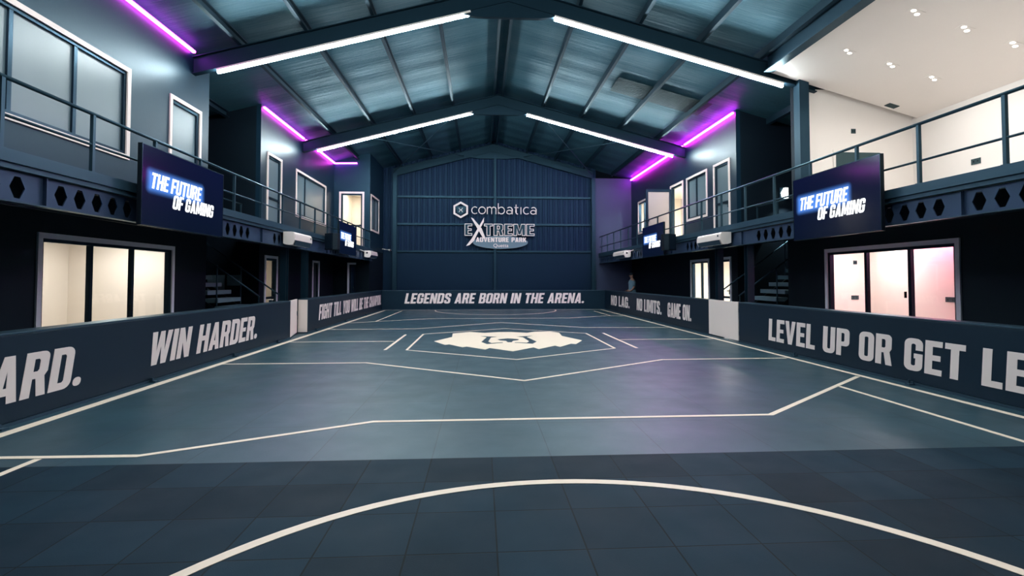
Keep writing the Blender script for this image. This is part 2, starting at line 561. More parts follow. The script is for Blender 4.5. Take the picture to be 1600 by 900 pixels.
def ribbon(pts, w, closed=False):
    """outline(s) of a stroke of width w along pts, as quads"""
    quads = []
    n = len(pts)
    segs = n if closed else n - 1
    nor = []
    for i in range(segs):
        a, b = pts[i], pts[(i + 1) % n]
        d = math.hypot(b[0] - a[0], b[1] - a[1]) or 1e-6
        nor.append((-(b[1] - a[1]) / d, (b[0] - a[0]) / d))
    L_, R_ = [], []
    for i in range(n):
        if closed:
            n0, n1 = nor[i - 1], nor[i]
        else:
            n0, n1 = nor[max(0, i - 1)], nor[min(segs - 1, i)]
        mx, my = n0[0] + n1[0], n0[1] + n1[1]
        q = mx * mx + my * my
        s = 2.0 / q if q > 0.5 else 2.0
        s = min(s, 1.6)
        L_.append((pts[i][0] + mx * s * w / 4 * 1.0, pts[i][1] + my * s * w / 4 * 1.0))
        R_.append((pts[i][0] - mx * s * w / 4 * 1.0, pts[i][1] - my * s * w / 4 * 1.0))
    for i in range(segs):
        j = (i + 1) % n
        quads.append([L_[i], R_[i], R_[j], L_[j]])
    return quads
def stroke(mb, pts, w, fr, w0, w1, closed=False):
    for q in ribbon(pts, w, closed):
        mb.poly([q], fr, w0, w1)
    return mb

# ================================================================== the setting
XL, XR = -6.75, 8.05          # hall side walls
CX = 0.65
YF = 27.1                     # far wall
APEX, SLOPE = 8.85, 0.265
def roof_z(x, apex=APEX):
    return apex - SLOPE * abs(x - CX)

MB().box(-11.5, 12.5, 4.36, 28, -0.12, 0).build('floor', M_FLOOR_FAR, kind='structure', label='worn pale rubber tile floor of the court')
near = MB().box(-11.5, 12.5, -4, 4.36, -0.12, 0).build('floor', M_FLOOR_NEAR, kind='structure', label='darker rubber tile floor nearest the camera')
floor = bpy.data.objects['floor']

# court lines: painted strips on the floor
def court_line(pts, w=0.125, parent=floor, label=None):
    mb = MB()
    stroke(mb, pts, w, fr_floor(), 0.0005, 0.003)
    o = mb.build('court_line', M_LINE, parent)
    if label:
        o['label'] = label
    return o
court_line([(-4.60, 4.36), (-4.60, 25.0)], w=0.25)
court_line([(5.87, 4.36), (5.87, 25.0)], w=0.18)
court_line([(-4.60, -3), (-4.60, 4.36)], w=0.25, parent=near)
court_line([(5.87, -3), (5.87, 4.36)], w=0.18, parent=near)
court_line([(-4.53, 24.95), (5.79, 24.95)])
court_line([(-4.53, 4.60), (-2.90, 4.57), (-1.13, 5.51), (3.20, 5.53), (5.79, 7.60)])
court_line([(-3.68, -3), (-3.68, 4.36)], parent=near)
court_line([(-3.68, 4.36), (-3.68, 4.54)])
court_line([(5.0, -3), (5.0, 4.36)], parent=near)
court_line([(5.0, 4.36), (5.0, 6.94)])
court_line([(-4.53, 9.36), (-2.06, 9.36), (0.64, 7.58), (3.37, 9.40), (5.79, 9.44)])
court_line([(-1.57, 10.98), (0.66, 9.56), (2.89, 11.0), (2.89, 14.05), (0.72, 15.53), (-1.57, 14.1)], label='white hexagon line around the emblem')
hexo = floor.children[-1]
mbh = MB()
stroke(mbh, [(-1.57, 10.98), (0.66, 9.56), (2.89, 11.0), (2.89, 14.05), (0.72, 15.53), (-1.57, 14.1)], 0.10, fr_floor(), 0.0005, 0.003, closed=True)
old = hexo.data
bpy.data.objects.remove(hexo)
o = mbh.build('court_line', M_LINE, floor)
o['label'] = 'white hexagon line around the emblem'
court_line([(-2.03, 14.0), (-2.03, 11.01)])
court_line([(-4.53, 12.52), (-2.09, 12.52)])
court_line([(3.38, 14.1), (3.38, 11.0)])
court_line([(3.44, 12.56), (5.79, 12.56)])
court_line([(-4.53, 15.57), (-1.96, 15.6), (0.68, 17.7), (3.2, 15.72), (5.79, 15.58)])
court_line([(-4.53, 17.8), (-1.98, 19.57), (3.4, 19.57), (5.0, 20.6), (5.79, 20.6)])
court_line([(-3.72, 18.45), (-3.72, 24.3)])
court_line([(5.28, 20.75), (5.28, 23.8)])
arc_f = [(0.7 + 2.9 * math.cos(t), 24.9 - 3.35 * math.sin(t)) for t in [PI * i / 24 for i in range(25)]]
court_line(arc_f)
# near goal arc: circle through the measured points
def circle3(a, b, c):
    ax, ay = a; bx, by = b; cx, cy = c
    d = 2 * (ax * (by - cy) + bx * (cy - ay) + cx * (ay - by))
    ux = ((ax*ax+ay*ay)*(by-cy) + (bx*bx+by*by)*(cy-ay) + (cx*cx+cy*cy)*(ay-by)) / d
    uy = ((ax*ax+ay*ay)*(cx-bx) + (bx*bx+by*by)*(ax-cx) + (cx*cx+cy*cy)*(bx-ax)) / d
    return ux, uy, math.hypot(ax-ux, ay-uy)
ux, uy, ur = circle3((-1.23, 3.08), (0.64, 3.81), (2.47, 2.93))
court_line([(ux + ur * math.cos(t), uy + ur * math.sin(t)) for t in [math.radians(-15 + 210 * i / 64) for i in range(65)]], w=0.15, parent=near)

# bear-head emblem painted in the hexagon
em_out = [(-1.13,12.46),(-0.75,13.35),(-0.78,14.2),(-0.32,14.58),(0.09,14.3),(0.5,14.5),(0.85,14.5),(1.27,14.25),(1.5,14.52),(1.95,14.58),(2.17,14.22),(2.12,13.42),(2.46,12.43),(2.18,11.74),(2.08,11.83),(1.74,11.27),(1.66,11.5),(1.23,10.95),(1.15,11.24),(0.66,10.64),(0.18,11.2),(0.09,10.94),(-0.32,11.45),(-0.41,11.34),(-0.73,11.86),(-0.82,11.77)]
em_le = [(-0.05,13.57),(0.43,13.33),(0.25,13.16),(0.17,12.33),(0.24,12.06),(0.51,12.17),(0.51,12.06),(0.13,11.84),(0.0,12.26),(0.14,13.23)]
em_no = [(0.40,12.78),(0.67,12.98),(0.95,12.77),(0.89,12.55),(0.77,12.42),(0.72,12.16),(0.63,12.16),(0.60,12.42),(0.45,12.55)]
em_re = [(1.38,13.57),(1.18,13.23),(1.33,12.26),(1.19,11.84),(0.79,12.06),(0.79,12.17),(1.07,12.06),(1.15,12.33),(1.07,13.16),(0.90,13.33)]
MB().poly([em_out, em_le, em_no, em_re], fr_floor(), 0.0005, 0.004).build('floor_emblem', M_EMBLEM, floor, label='cream animal-head emblem painted on the floor')

# walls with openings ------------------------------------------------------------
def wall(name, fr, u0, u1, v0, v1, m, openings=(), thick=0.14, label=None):
    us = sorted({u0, u1} | {max(u0, min(u1, q)) for o in openings for q in (o[0], o[1])})
    vsx = sorted({v0, v1} | {max(v0, min(v1, q)) for o in openings for q in (o[2], o[3])})
    mb = MB()
    for j in range(len(vsx) - 1):
        run = None
        for i in range(len(us) - 1):
            cu, cv = (us[i] + us[i+1]) / 2, (vsx[j] + vsx[j+1]) / 2
            hole = any(o[0] < cu < o[1] and o[2] < cv < o[3] for o in openings)
            if not hole:
                run = (run[0], us[i+1]) if run else (us[i], us[i+1])
            if (hole or i == len(us) - 2) and run:
                mb.fbox(fr, run[0], run[1], vsx[j], vsx[j+1], -thick, 0)
                run = None
    o = mb.build(name, m, kind='structure')
    if label:
        o['label'] = label
    return o

FL, FR_ = fr_left(XL), fr_right(XR)
HEAD = 5.44
# upper walls: dark navy paint; lower walls: near-black paint
LUP = [(4.2, 10.06, 3.86, HEAD), (11.48, 12.56, 2.85, HEAD)]
wall('wall_left_upper', FL, -3, 13.0, 2.85, roof_z(XL) - 0.02, M_WALL, LUP)
LUP2 = [(16.54, 17.56, 2.85, HEAD), (19.05, 22.48, 3.86, HEAD)]
wall('wall_left_upper', FL, 16.0, 23.8, 2.85, roof_z(XL) - 0.02, M_WALL, LUP2)
LLO = [(8.27, 11.58, 0.12, 2.13)]
wall('wall_left_lower', FL, -3, 13.0, 0, 2.85, M_LOW, LLO)
LLO2 = [(16.46, 17.30, 0, 2.16), (20.98, 21.66, 0, 2.16)]
wall('wall_left_lower', FL, 16.0, 23.8, 0, 2.85, M_LOW, LLO2)
# corner room at the far left
CRX = -5.12
wall('wall_left_corner_front', fr_far(23.8), XL, CRX, 2.85, roof_z(-6.0) + 0.0, M_WALL, [(-6.42, -5.46, 2.85, 5.42)])
MB().poly([[(XL, roof_z(-6.0)), (CRX, roof_z(-6.0)), (CRX, roof_z(CRX) - 0.02)]], fr_far(23.8), -0.14, 0).build('wall_left_corner_gable', M_WALL, kind='structure')
wall('wall_left_corner_lower', fr_far(23.8), XL, CRX, 0, 2.85, M_LOW, [(-6.02, -5.72, 0, 2.16)])
wall('wall_left_corner_side', fr_left(CRX), 23.94, YF, 2.85, roof_z(CRX) - 0.02, M_WALL, [(24.05, 25.75, 3.82, 5.36)])
wall('wall_left_corner_base', fr_left(CRX), 23.94, YF, 0, 2.85, M_LOW)
# right: u = -y
RUP = [(-17.14, -16.14, 2.85, 5.36), (-19.48, -17.81, 3.82, 5.36), (-21.2, -19.98, 2.85, 5.36), (-25.7, -24.2, 3.86, 5.36)]
wall('wall_right_upper', FR_, -YF, -15.65, 2.85, roof_z(XR) - 0.02, M_WALL, RUP)
RLO = [(-11.44, -8.22, 0.12, 2.11)]
wall('wall_right_lower', FR_, -13.0, 3, 0, 2.85, M_LOW, RLO)
RLO2 = [(-19.17, -17.71, 0.12, 2.14), (-16.94, -16.12, 0, 2.14)]
wall('wall_right_lower', FR_, -YF, -15.65, 0, 2.85, M_LOW, RLO2)
# stairwell recess walls
def plainwall(name, x0, x1, y0, y1, z0, z1, m):
    return MB().box(x0, x1, y0, y1, z0, z1).build(name, m, kind='structure')
def gable(name, x0, x1, y, m):
    MB().poly([[(x0, 0), (x1, 0), (x1, roof_z(x1) - 0.02), (x0, roof_z(x0) - 0.02)]], fr_far(y), -0.14, 0).build(name, m, kind='structure')
gable('wall_left_recess_near', -10.2, XL - 0.14, 12.86, M_LOW)
gable('wall_left_recess_far', -10.2, XL - 0.14, 16.0, M_LOW)
plainwall('wall_left_recess_back', -10.34, -10.2, 12.86, 16.14, 0, 5.9, M_LOW)
gable('wall_right_recess_near', XR + 0.14, 11.2, 12.86, M_LOW)
gable('wall_right_recess_far', XR + 0.14, 11.2, 15.65, M_LOW)
plainwall('wall_right_recess_back', 11.2, 11.34, 12.86, 15.79, 0, 5.9, M_LOW)
# the bright upper room on the right
wall('wall_right_white_end', fr_far(12.35), XR + 0.06, 11.15, 2.87, 6.3, M_WHITE, thick=0.3)
plainwall('wall_right_white_side', 11.0, 11.15, -3, 12.35, 2.87, 5.75, M_WHITE)
def wz(x):
    return 8.47 - 0.28 * (x - 0.65)
MB().poly([[(7.2, wz(7.2)), (11.0, wz(11.0)), (11.0, wz(11.0) + 0.1), (7.2, wz(7.2) + 0.1)]], fr_far(12.2), 0, 15.1).build('ceiling_white_room', M_WHITE, kind='structure')
MB().box(6.45, 11.0, -3, 12.35, 2.68, 2.86).build('floor_white_room', M_WHITE, kind='structure')
# far wall: profiled sheet above, flat board below
mb = MB()
pitch, dep = 0.28, 0.035
prof, x = [], -7.0
while x < 6.05:
    prof += [(x, 0), (x + pitch * 0.55, 0), (x + pitch * 0.66, dep), (x + pitch * 0.88, dep)]
    x += pitch
for i in range(len(prof) - 1):
    a, b = prof[i], prof[i + 1]
    mb.quad((a[0], YF - a[1], 2.95), (b[0], YF - b[1], 2.95), (b[0], YF - b[1], roof_z(b[0])), (a[0], YF - a[1], roof_z(a[0])))
mb.box(-7.0, 6.05, YF + 0.02, YF + 0.1, 0, 6.7)
mb.build('wall_far', M_SHEET, kind='structure')
MB().box(-7.0, 6.05, YF - 0.05, YF + 0.02, 0, 2.93).build('wall_far_board', M_FLAT, kind='structure')
MB().box(6.0, XR, YF - 0.1, YF, 0, 6.9).build('wall_far_right', mat('slate_board', rgb(62, 66, 92), 0.5, var=0.08, vscale=1.5), kind='structure')
MB().box(-11.5, 12.5, -3.14, -3.0, 0, 8.9).build('wall_back', M_LOW, kind='structure')
# roof lining
mb = MB()
for s in (-1, 1):
    x0, x1 = CX, CX + s * 10.9
    mb.poly([[(x0, APEX), (x1, roof_z(x1)), (x1, roof_z(x1) + 0.06), (x0, APEX + 0.06)]], fr_far(0), 3.2, -27.3)
ceiling = mb.build('ceiling', M_FOIL, kind='structure', label='silver foil lined roof')
# bare sheet strip
mb = MB()
n = 16
for i in range(n):
    y0 = 15.65 + 1.15 * i / n
    for k, (ya, yb) in enumerate(((y0, y0 + 0.045), (y0 + 0.045, y0 + 1.15 / n))):
        dz = 0.03 if k else 0.055
        mb.quad((4.3, ya, roof_z(4.3) - dz), (7.3, ya, roof_z(7.3) - dz), (7.3, yb, roof_z(7.3) - dz), (4.3, yb, roof_z(4.3) - dz))
    mb.quad((4.3, y0 + 0.045, roof_z(4.3) - 0.055), (7.3, y0 + 0.045, roof_z(7.3) - 0.055), (7.3, y0 + 0.045, roof_z(7.3) - 0.03), (4.3, y0 + 0.045, roof_z(4.3) - 0.03))
mb.build('bare_sheet', M_OLIVE, ceiling, label='bare olive-grey sheet strip where the foil is missing')

# ================================================================== steel frame
def i_profile_rafter(y, name, label, half=7.75):
    """both sloping rafters of one portal with apex haunch; I-section"""
    t = thing(name, label, 'rafter', (CX, y, 8.2), 'portal rafters under the roof')
    for s in (-1, 1):
        mb = MB()
        xe = CX + s * half
        for (top, bot, w) in ((0.19, 0.21, 0.16), (0.21, 0.58, 0.012), (0.58, 0.60, 0.16)):
            mb.poly([[(CX, APEX - top), (xe, roof_z(xe) - top), (xe, roof_z(xe) - bot), (CX, APEX - bot)]], fr_far(y), -w / 2, w / 2)
        mb.build('rafter_arm', M_RAFTER, t)
    MB().poly([[(CX - 1.25, roof_z(CX - 1.25) - 0.6), (CX, APEX - 0.6), (CX + 1.25, roof_z(CX + 1.25) - 0.6), (CX + 0.75, APEX - 0.99), (CX - 0.75, APEX - 0.99)]], fr_far(y), -0.05, 0.05).build('apex_haunch', M_RAFTER, t)
    return t
RY = (4.9, 12.3, 19.7, 26.95)
i_profile_rafter(RY[0], 'roof_rafter', 'steel rafter pair over the camera end of the hall')
i_profile_rafter(RY[1], 'roof_rafter', 'steel rafter pair at the top of the photo carrying the longer white tubes')
i_profile_rafter(RY[2], 'roof_rafter', 'steel rafter pair halfway down the hall carrying the shorter white tubes')
i_profile_rafter(RY[3], 'roof_rafter', 'steel rafter pair against the far end wall', 5.25)
# purlins
def purlin(x, label, w=0.075, y0=-3.0, y1=26.9):
    z1 = roof_z(x) - 0.01
    mb = MB()
    s = 1 if x > CX else -1
    sl = -SLOPE * s
    def zz(dx, d): return z1 + sl * dx - d
    # C-section
    mb.poly([[(x - w/2, zz(-w/2, 0)), (x + w/2, zz(w/2, 0)), (x + w/2, zz(w/2, 0.02)), (x - w/2 + 0.012, zz(0, 0.02)), (x - w/2 + 0.012, zz(0, 0.17)), (x + w/2, zz(w/2, 0.17)), (x + w/2, zz(w/2, 0.19)), (x - w/2, zz(-w/2, 0.19))]], fr_far(0), -y0, -y1)
    o = mb.build('roof_purlin', M_RAFTER)
    return tag(o, label, 'purlin', 'purlins under the roof')
ordn = ['first', 'second', 'third', 'fourth', 'fifth', 'sixth']
for s, side in ((-1, 'left'), (1, 'right')):
    for i, d in enumerate((0.16, 1.75, 3.25, 4.80, 6.30)):
        if i == 0:
            lb = 'steel purlin hugging the ridge on its %s side' % side
        else:
            lb = 'steel purlin, %s one %s of the ridge pair' % (ordn[i - 1], side)
        purlin(CX + s * d, lb)
purlin(-7.75, 'steel purlin crossing above the left stair recess', 0.1, 12.9, 16.1)
purlin(9.1, 'steel purlin crossing above the right stair recess', 0.1, 12.9, 15.8)
# eaves beam along the white room ceiling
mb = MB()
mb.box(6.95, 7.2, -2.9, 12.1, wz(7.2) - 0.03, wz(7.2) - 0.005)
mb.box(7.06, 7.085, -2.9, 12.1, wz(7.2) - 0.005, wz(7.2) + 0.36)
mb.box(6.95, 7.2, -2.9, 12.1, wz(7.2) + 0.36, wz(7.2) + 0.385)
tag(mb.build('eaves_beam', M_STEEL), 'dark steel beam along the edge of the white room ceiling', 'beam')
# columns
def column(x, y, z0, z1, label, w=0.22, d=0.2):
    mb = MB()
    mb.box(x - w/2, x + w/2, y - d/2, y - d/2 + 0.014, z0, z1)
    mb.box(x - w/2, x + w/2, y + d/2 - 0.014, y + d/2, z0, z1)
    mb.box(x - 0.008, x + 0.008, y - d/2 + 0.014, y + d/2 - 0.014, z0, z1)
    return tag(mb.build('steel_column', M_STEEL), label, 'column')
MB().box(7.86, 8.105, 12.1, 12.34, 2.87, 6.45).build('steel_column', M_STEEL)
tag(bpy.data.objects['steel_column'], 'steel column at the corner of the bright upper room', 'column')
column(-4.5, YF - 0.18, 0, 7.0, 'steel column left of the corrugated far wall', 0.2)
column(5.95, YF - 0.22, 0, 6.85, 'steel column right of the corrugated far wall', 0.2)
column(0.72, YF - 0.16, 0, 8.1, 'slim steel post up the middle of the far wall', 0.12, 0.14)
# girts
for z, lb in ((5.82, 'upper horizontal girt across the corrugated far wall'), (4.38, 'middle horizontal girt behind the wall signs'), (2.95, 'lowest girt where corrugated sheet meets flat board')):
    mb = MB()
    mb.box(-4.38, 0.64, YF - 0.15, YF - 0.037, z - 0.05, z + 0.05)
    mb.box(0.8, 5.84, YF - 0.15, YF - 0.037, z - 0.05, z + 0.05)
    tag(mb.build('wall_girt', M_STEEL), lb, 'girt')
# wind bracing rods between the last two portals
for sgn, side in ((-1, 'left'), (1, 'right')):
    xa, xb_ = CX + sgn * 1.6, CX + sgn * 5.2
    za, zb = roof_z(xa) - 0.42, roof_z(xb_) - 0.42
    t = thing('cross_brace', 'crossed thin bracing rods under the %s roof slope before the far wall' % side, 'brace', ((xa + xb_) / 2, 23.3, zb))
    MB().tube((xa, 19.85, za), (xb_, 26.8, zb), 0.022, 6).build('rod', M_RAIL, t)
    MB().tube((xb_, 19.85, zb - 0.05), (xa, 26.8, za - 0.05), 0.022, 6).build('rod', M_RAIL, t)

# ================================================================== balconies
def hex_hole(cy, cz, w=0.19, h=0.235):
    return [(cy - 0.035, cz - h/2), (cy + 0.035, cz - h/2), (cy + w/2, cz), (cy + 0.035, cz + h/2), (cy - 0.035, cz + h/2), (cy - w/2, cz)]
def balcony(side):
    s = 1 if side == 'left' else -1            # towards the hall
    xf = -4.95 if side == 'left' else 6.25
    xw = XL if side == 'left' else XR
    y1 = 23.78 if side == 'left' else 26.98
    y0 = -2.98
    t = thing('balcony', 'steel balcony walkway along the %s wall with a hexagon-holed edge beam' % side, 'balcony', (xf, 12, 2.3))
    MB().box(xw + s * 0.002, xf - s * 0.06, y0, y1, 2.70, 2.85).build('deck', M_LOW, t)
    mb = MB()
    mb.box(xf - s * 0.06, xf, y0, y1, 2.735, 2.87)
    mb.box(xf - s * 0.06, xf - s * 0.03, y0, y1, 2.665, 2.735)
    mb.box(xf - s * 0.03, xf, y0, y1, 2.665, 2.68)
    mb.build('fascia', M_FASCIA, t)
    # castellated web
    xb = xf - s * 0.07
    stiff = [6.15, 11.95, 16.9, 21.5] if side == 'left' else [6.32, 12.0, 16.6, 20.6]
    start = 5.84 - 0.29 * 9 if side == 'left' else 6.04 - 0.28 * 9
    pit = 0.288
    holes, cy = [], start
    solid = [(11.35, 12.52), (15.2, 17.3), (21.0, 22.9)] if side == 'left' else [(11.35, 12.45), (15.4, 17.2), (21.2, 22.9)]
    while cy < y1 - 0.2:
        ok = all(abs(cy - q) > 0.2 for q in stiff) and not any(a < cy < b for a, b in solid)
        if ok:
            holes.append(hex_hole(cy, 2.49))
        cy += pit
    fr = (V(xb, 0, 0), V(0, 1, 0), V(0, 0, 1), V(s, 0, 0))
    mb = MB()
    # web in separate bays so that each tessellates cleanly
    edges = [y0]
    for i in range(3, len(holes), 4):
        edges.append(holes[i][2][0] + 0.03)
    edges.append(y1)
    for a, b in zip(edges[:-1], edges[1:]):
        inn = [h[::-1] for h in holes if a < h[0][0] < b]
        mb.poly([[(a, 2.335), (b, 2.335), (b, 2.655), (a, 2.655)]] + inn, fr, -0.006, 0.006)
    web = mb.build('beam_web', M_BEAM, t, label='beam web pierced by a row of dark hexagon holes')
    MB().box(xb - s * 0.05, xb + s * 0.05, y0, y1, 2.32, 2.335).build('bottom_flange', M_CAP, t)
    for q in stiff:
        if q < y1:
            MB().box(xb + s * 0.007, xb + s * 0.05, q - 0.006, q + 0.006, 2.336, 2.65).build('stiffener', M_BEAM, t)
    # dark sheet added behind the web holes, standing in for the shaded void
    MB().box(xb - s * 0.5, xb - s * 0.48, y0, y1, 2.36, 2.69).build('dark_void_backing', M_LOW, t)
    return t
balcony('left')
balcony('right')

def handrail(side):
    if side == 'left':
        x, top, mid, ys, y0, y1 = -5.0, 3.625, 3.225, [5.59 + 1.262 * i for i in range(-3, 15)], -3.0, 23.75
    else:
        x, top, mid, ys, y0, y1 = 6.3, 3.735, 3.20, [5.75 + 1.218 * i for i in range(-3, 18)], -3.0, 26.9
    t = thing('handrail', 'slim steel handrail along the edge of the %s balcony' % side, 'railing', (x, 12, 2.87))
    MB().tube((x, y0, top), (x, y1, top), 0.024, 10).build('top_rail', M_RAIL, t, smooth=True)
    MB().tube((x, y0, mid), (x, y1, mid), 0.017, 8).build('mid_rail', M_RAIL, t, smooth=True)
    for y in ys:
        if y0 < y < y1:
            mb = MB().box(x - 0.022, x + 0.022, y - 0.022, y + 0.022, 2.872, top - 0.015)
            mb.box(x - 0.03, x + 0.03, y - 0.045, y + 0.045, 2.8705, 2.88)
            mb.build('post', M_RAIL, t)
    return t
handrail('left')
handrail('right')
for x, y, lb in ((-5.14, 13.7, 'balcony support column behind the left white gate, nearer one'), (-5.14, 15.25, 'balcony support column just past the left white gate'),
                 (6.46, 13.55, 'balcony support column behind the left edge of the right white gate'), (6.46, 12.0, 'balcony support column behind the right edge of the right white gate')):
    mb = MB()
    w = 0.16
    mb.box(x - w/2, x + w/2, y - w/2, y - w/2 + 0.012, 0.0, 2.32)
    mb.box(x - w/2, x + w/2, y + w/2 - 0.012, y + w/2, 0.0, 2.32)
    mb.box(x - 0.006, x + 0.006, y - w/2 + 0.012, y + w/2 - 0.012, 0.0, 2.32)
    mb.box(x - w/2 - 0.03, x + w/2 + 0.03, y - w/2 - 0.03, y + w/2 + 0.03, 0.0, 0.015)
    tag(mb.build('support_column', M_STEEL), lb, 'column')

# ================================================================== windows and doors
wcount = [0]
dcount = [0]
def window(fr, u0, u1, v0, v1, mull, pane_m, label, case=0.085, frame=0.055, case_m=None, handles=()):
    wcount[0] += 1
    c = fr[0] + fr[1] * ((u0 + u1) / 2) + fr[2] * v0
    t = struct_root('window_%d' % wcount[0], label, 'window', c)
    cm = case_m or M_CASE
    mb = MB()
    for a in ((u0 - case, u0, v0 - case, v1 + case), (u1, u1 + case, v0 - case, v1 + case), (u0, u1, v1, v1 + case), (u0, u1, v0 - case, v0)):
        mb.fbox(fr, a[0], a[1], a[2], a[3], 0.001, 0.03)
    mb.build('casing', cm, t)
    mb = MB()
    for a in ((u0, u0 + frame, v0, v1), (u1 - frame, u1, v0, v1), (u0 + frame, u1 - frame, v1 - frame, v1), (u0 + frame, u1 - frame, v0, v0 + frame)):
        mb.fbox(fr, a[0], a[1], a[2], a[3], -0.10, -0.005)
    mb.build('frame', M_FRAME, t)
    edges = [u0 + frame] + list(mull) + [u1 - frame]
    for q in mull:
        MB().fbox(fr, q - 0.035, q + 0.035, v0 + frame, v1 - frame, -0.085, -0.015).build('mullion', M_FRAME, t)
    for i, (a, b) in enumerate(zip(edges[:-1], edges[1:])):
        a2 = a + (0.035 if i > 0 else 0)
        b2 = b - (0.035 if i < len(edges) - 2 else 0)
        MB().fbox(fr, a2, b2, v0 + frame, v1 - frame, -0.058, -0.05).build('pane', pane_m, t)
    for (hu, hv) in handles:
        MB().fbox(fr, hu - 0.012, hu + 0.012, hv - 0.06, hv + 0.06, -0.015, 0.02).build('handle', M_BLACK, t)
    return t
def door(fr, u0, u1, v0, v1, label, pane_m, case=0.085, rail_v=None, hinge_right=False, leaf=True, case_m=None, split=None, right_case=True):
    dcount[0] += 1
    c = fr[0] + fr[1] * ((u0 + u1) / 2) + fr[2] * v0
    t = struct_root('door_%d' % dcount[0], label, 'door', c)
    mb = MB()
    for a in ((u0 - case, u0, v0, v1 + case), (u1, u1 + case, v0, v1 + case), (u0, u1, v1, v1 + case)):
        if right_case or a[0] != u1:
            mb.fbox(fr, a[0], a[1], a[2], a[3], 0.001, 0.03)
    mb.build('casing', case_m or M_CASE, t)
    fw = 0.07
    mb = MB()
    for a in ((u0, u0 + fw, v0, v1), (u1 - fw, u1, v0, v1), (u0 + fw, u1 - fw, v1 - fw, v1)):
        mb.fbox(fr, a[0], a[1], a[2], a[3], -0.10, -0.005)
    if rail_v:
        mb.fbox(fr, u0 + fw, u1 - fw, rail_v - 0.035, rail_v + 0.035, -0.09, -0.02)
    if split:
        mb.fbox(fr, split - 0.03, split + 0.03, v0, rail_v or v1 - fw, -0.09, -0.02)
    mb.fbox(fr, u0 + fw, u1 - fw, v0, v0 + 0.08, -0.09, -0.02)
    mb.build('frame', M_FRAME, t)
    if leaf:
        parts = [(v0 + 0.08, rail_v - 0.035), (rail_v + 0.035, v1 - fw)] if rail_v else [(v0 + 0.08, v1 - fw)]
        for a, b in parts:
            MB().fbox(fr, u0 + fw, u1 - fw, a, b, -0.06, -0.05).build('pane', pane_m, t)
        hu = (u1 - fw - 0.04) if not hinge_right else (u0 + fw + 0.04)
        mb = MB().fbox(fr, hu - 0.015, hu + 0.015, v0 + 1.0, v0 + 1.16, -0.02, 0.0)
        mb.fbox(fr, hu - 0.08, hu + 0.015, v0 + 1.1, v0 + 1.125, 0.0, 0.035)
        mb.build('door_handle', M_RAIL, t)
    return t

window(FL, 4.2, 10.06, 3.86, HEAD, (5.95, 7.68, 8.86), M_FROST, 'wide frosted sliding window above the left balcony, nearest the camera', case=0.09)
door(FL, 11.48, 12.56, 2.85, HEAD, 'tall frosted door above the left balcony beside the near stair recess', M_FROST, rail_v=3.95)
door(FL, 16.54, 17.56, 2.85, HEAD, 'tall frosted door above the left balcony beyond the stair recess', M_FROST, rail_v=4.1)
window(FL, 19.05, 22.48, 3.86, HEAD, (20.05,), M_FROST, 'frosted two-pane window above the left balcony beyond the second door')
window(fr_left(CRX), 24.05, 25.75, 3.82, 5.36, (24.9,), M_FROST, 'small narrow window on the far left corner room')
door(fr_far(23.8), -6.42, -5.46, 2.85, 5.42, 'lit glazed door facing the camera at the far end of the left balcony', M_GLASS, rail_v=3.95)
window(FL, 8.27, 11.58, 0.12, 2.13, (9.32, 10.38), M_GLASS, 'three-panel sliding window with cream room behind, under the left balcony', handles=((10.30, 1.25), (10.30, 0.95)), case_m=M_CASE_LOW)
door(FL, 16.46, 17.30, 0, 2.16, 'narrow glazed door under the left balcony with pale casing and lit room', M_GLASS, rail_v=0.9, case_m=M_CASE_LOW)
door(FL, 20.98, 21.66, 0, 2.16, 'dark door under the left balcony just past the support column', M_DARKDOOR, case_m=M_CASE_LOW)
door(fr_far(23.8), -6.02, -5.72, 0, 2.16, 'slim dark door below the far left corner room', mat('blue_door', rgb(30, 46, 72), 0.5), right_case=False, case_m=M_CASE_LOW)
# right side
door(FR_, -17.14, -16.14, 2.85, 5.36, 'tall frosted door above the right balcony beside the stair recess', M_FROST, rail_v=4.05, split=-16.75)
window(FR_, -19.48, -17.81, 3.82, 5.36, (-18.72,), M_FROST, 'frosted two-pane window above the right balcony between two doors')
dopen = door(FR_, -21.2, -19.98, 2.85, 5.36, 'open lit doorway above the right balcony', M_GLASS, leaf=False)
# the leaf standing open at right angles
lf = (V(XR - 0.06, 21.05, 0), V(-1, 0, 0), V(0, 0, 1), V(0, -1, 0))
mb = MB()
for a in ((0, 0.1, 2.88, 5.28), (1.0, 1.1, 2.88, 5.28), (0.1, 1.0, 5.16, 5.28), (0.1, 1.0, 2.88, 3.0)):
    mb.fbox(lf, a[0], a[1], a[2], a[3], -0.03, 0.03)
leaf = mb.build('door_leaf', M_FRAME, dopen)
MB().fbox(lf, 0.1, 1.0, 3.0, 5.16, -0.008, 0.008).build('pane', mat('pale_pane', rgb(150, 146, 140), 0.3), leaf)
mb = MB().fbox(lf, 0.98, 1.04, 3.9, 4.0, 0.03, 0.07)
mb.build('door_handle', M_RAIL, leaf)
window(FR_, -25.7, -24.2, 3.86, 5.36, (-24.9,), M_GLASS, 'lit window above the right balcony nearest the far wall')
window(FR_, -11.44, -8.22, 0.12, 2.11, (-10.3, -9.2), M_GLASS, 'three-panel sliding window glowing pink and white under the right balcony', handles=((-10.22, 1.2), (-9.28, 1.2)), case_m=M_CASE_LOW)
window(FR_, -19.17, -17.71, 0.12, 2.14, (-18.35,), M_GLASS, 'lit two-pane window under the right balcony left of the support column', case_m=M_CASE_LOW)
door(FR_, -16.94, -16.12, 0, 2.14, 'narrow lit glazed door under the right balcony between the columns', M_GLASS, rail_v=0.9, case_m=M_CASE_LOW)

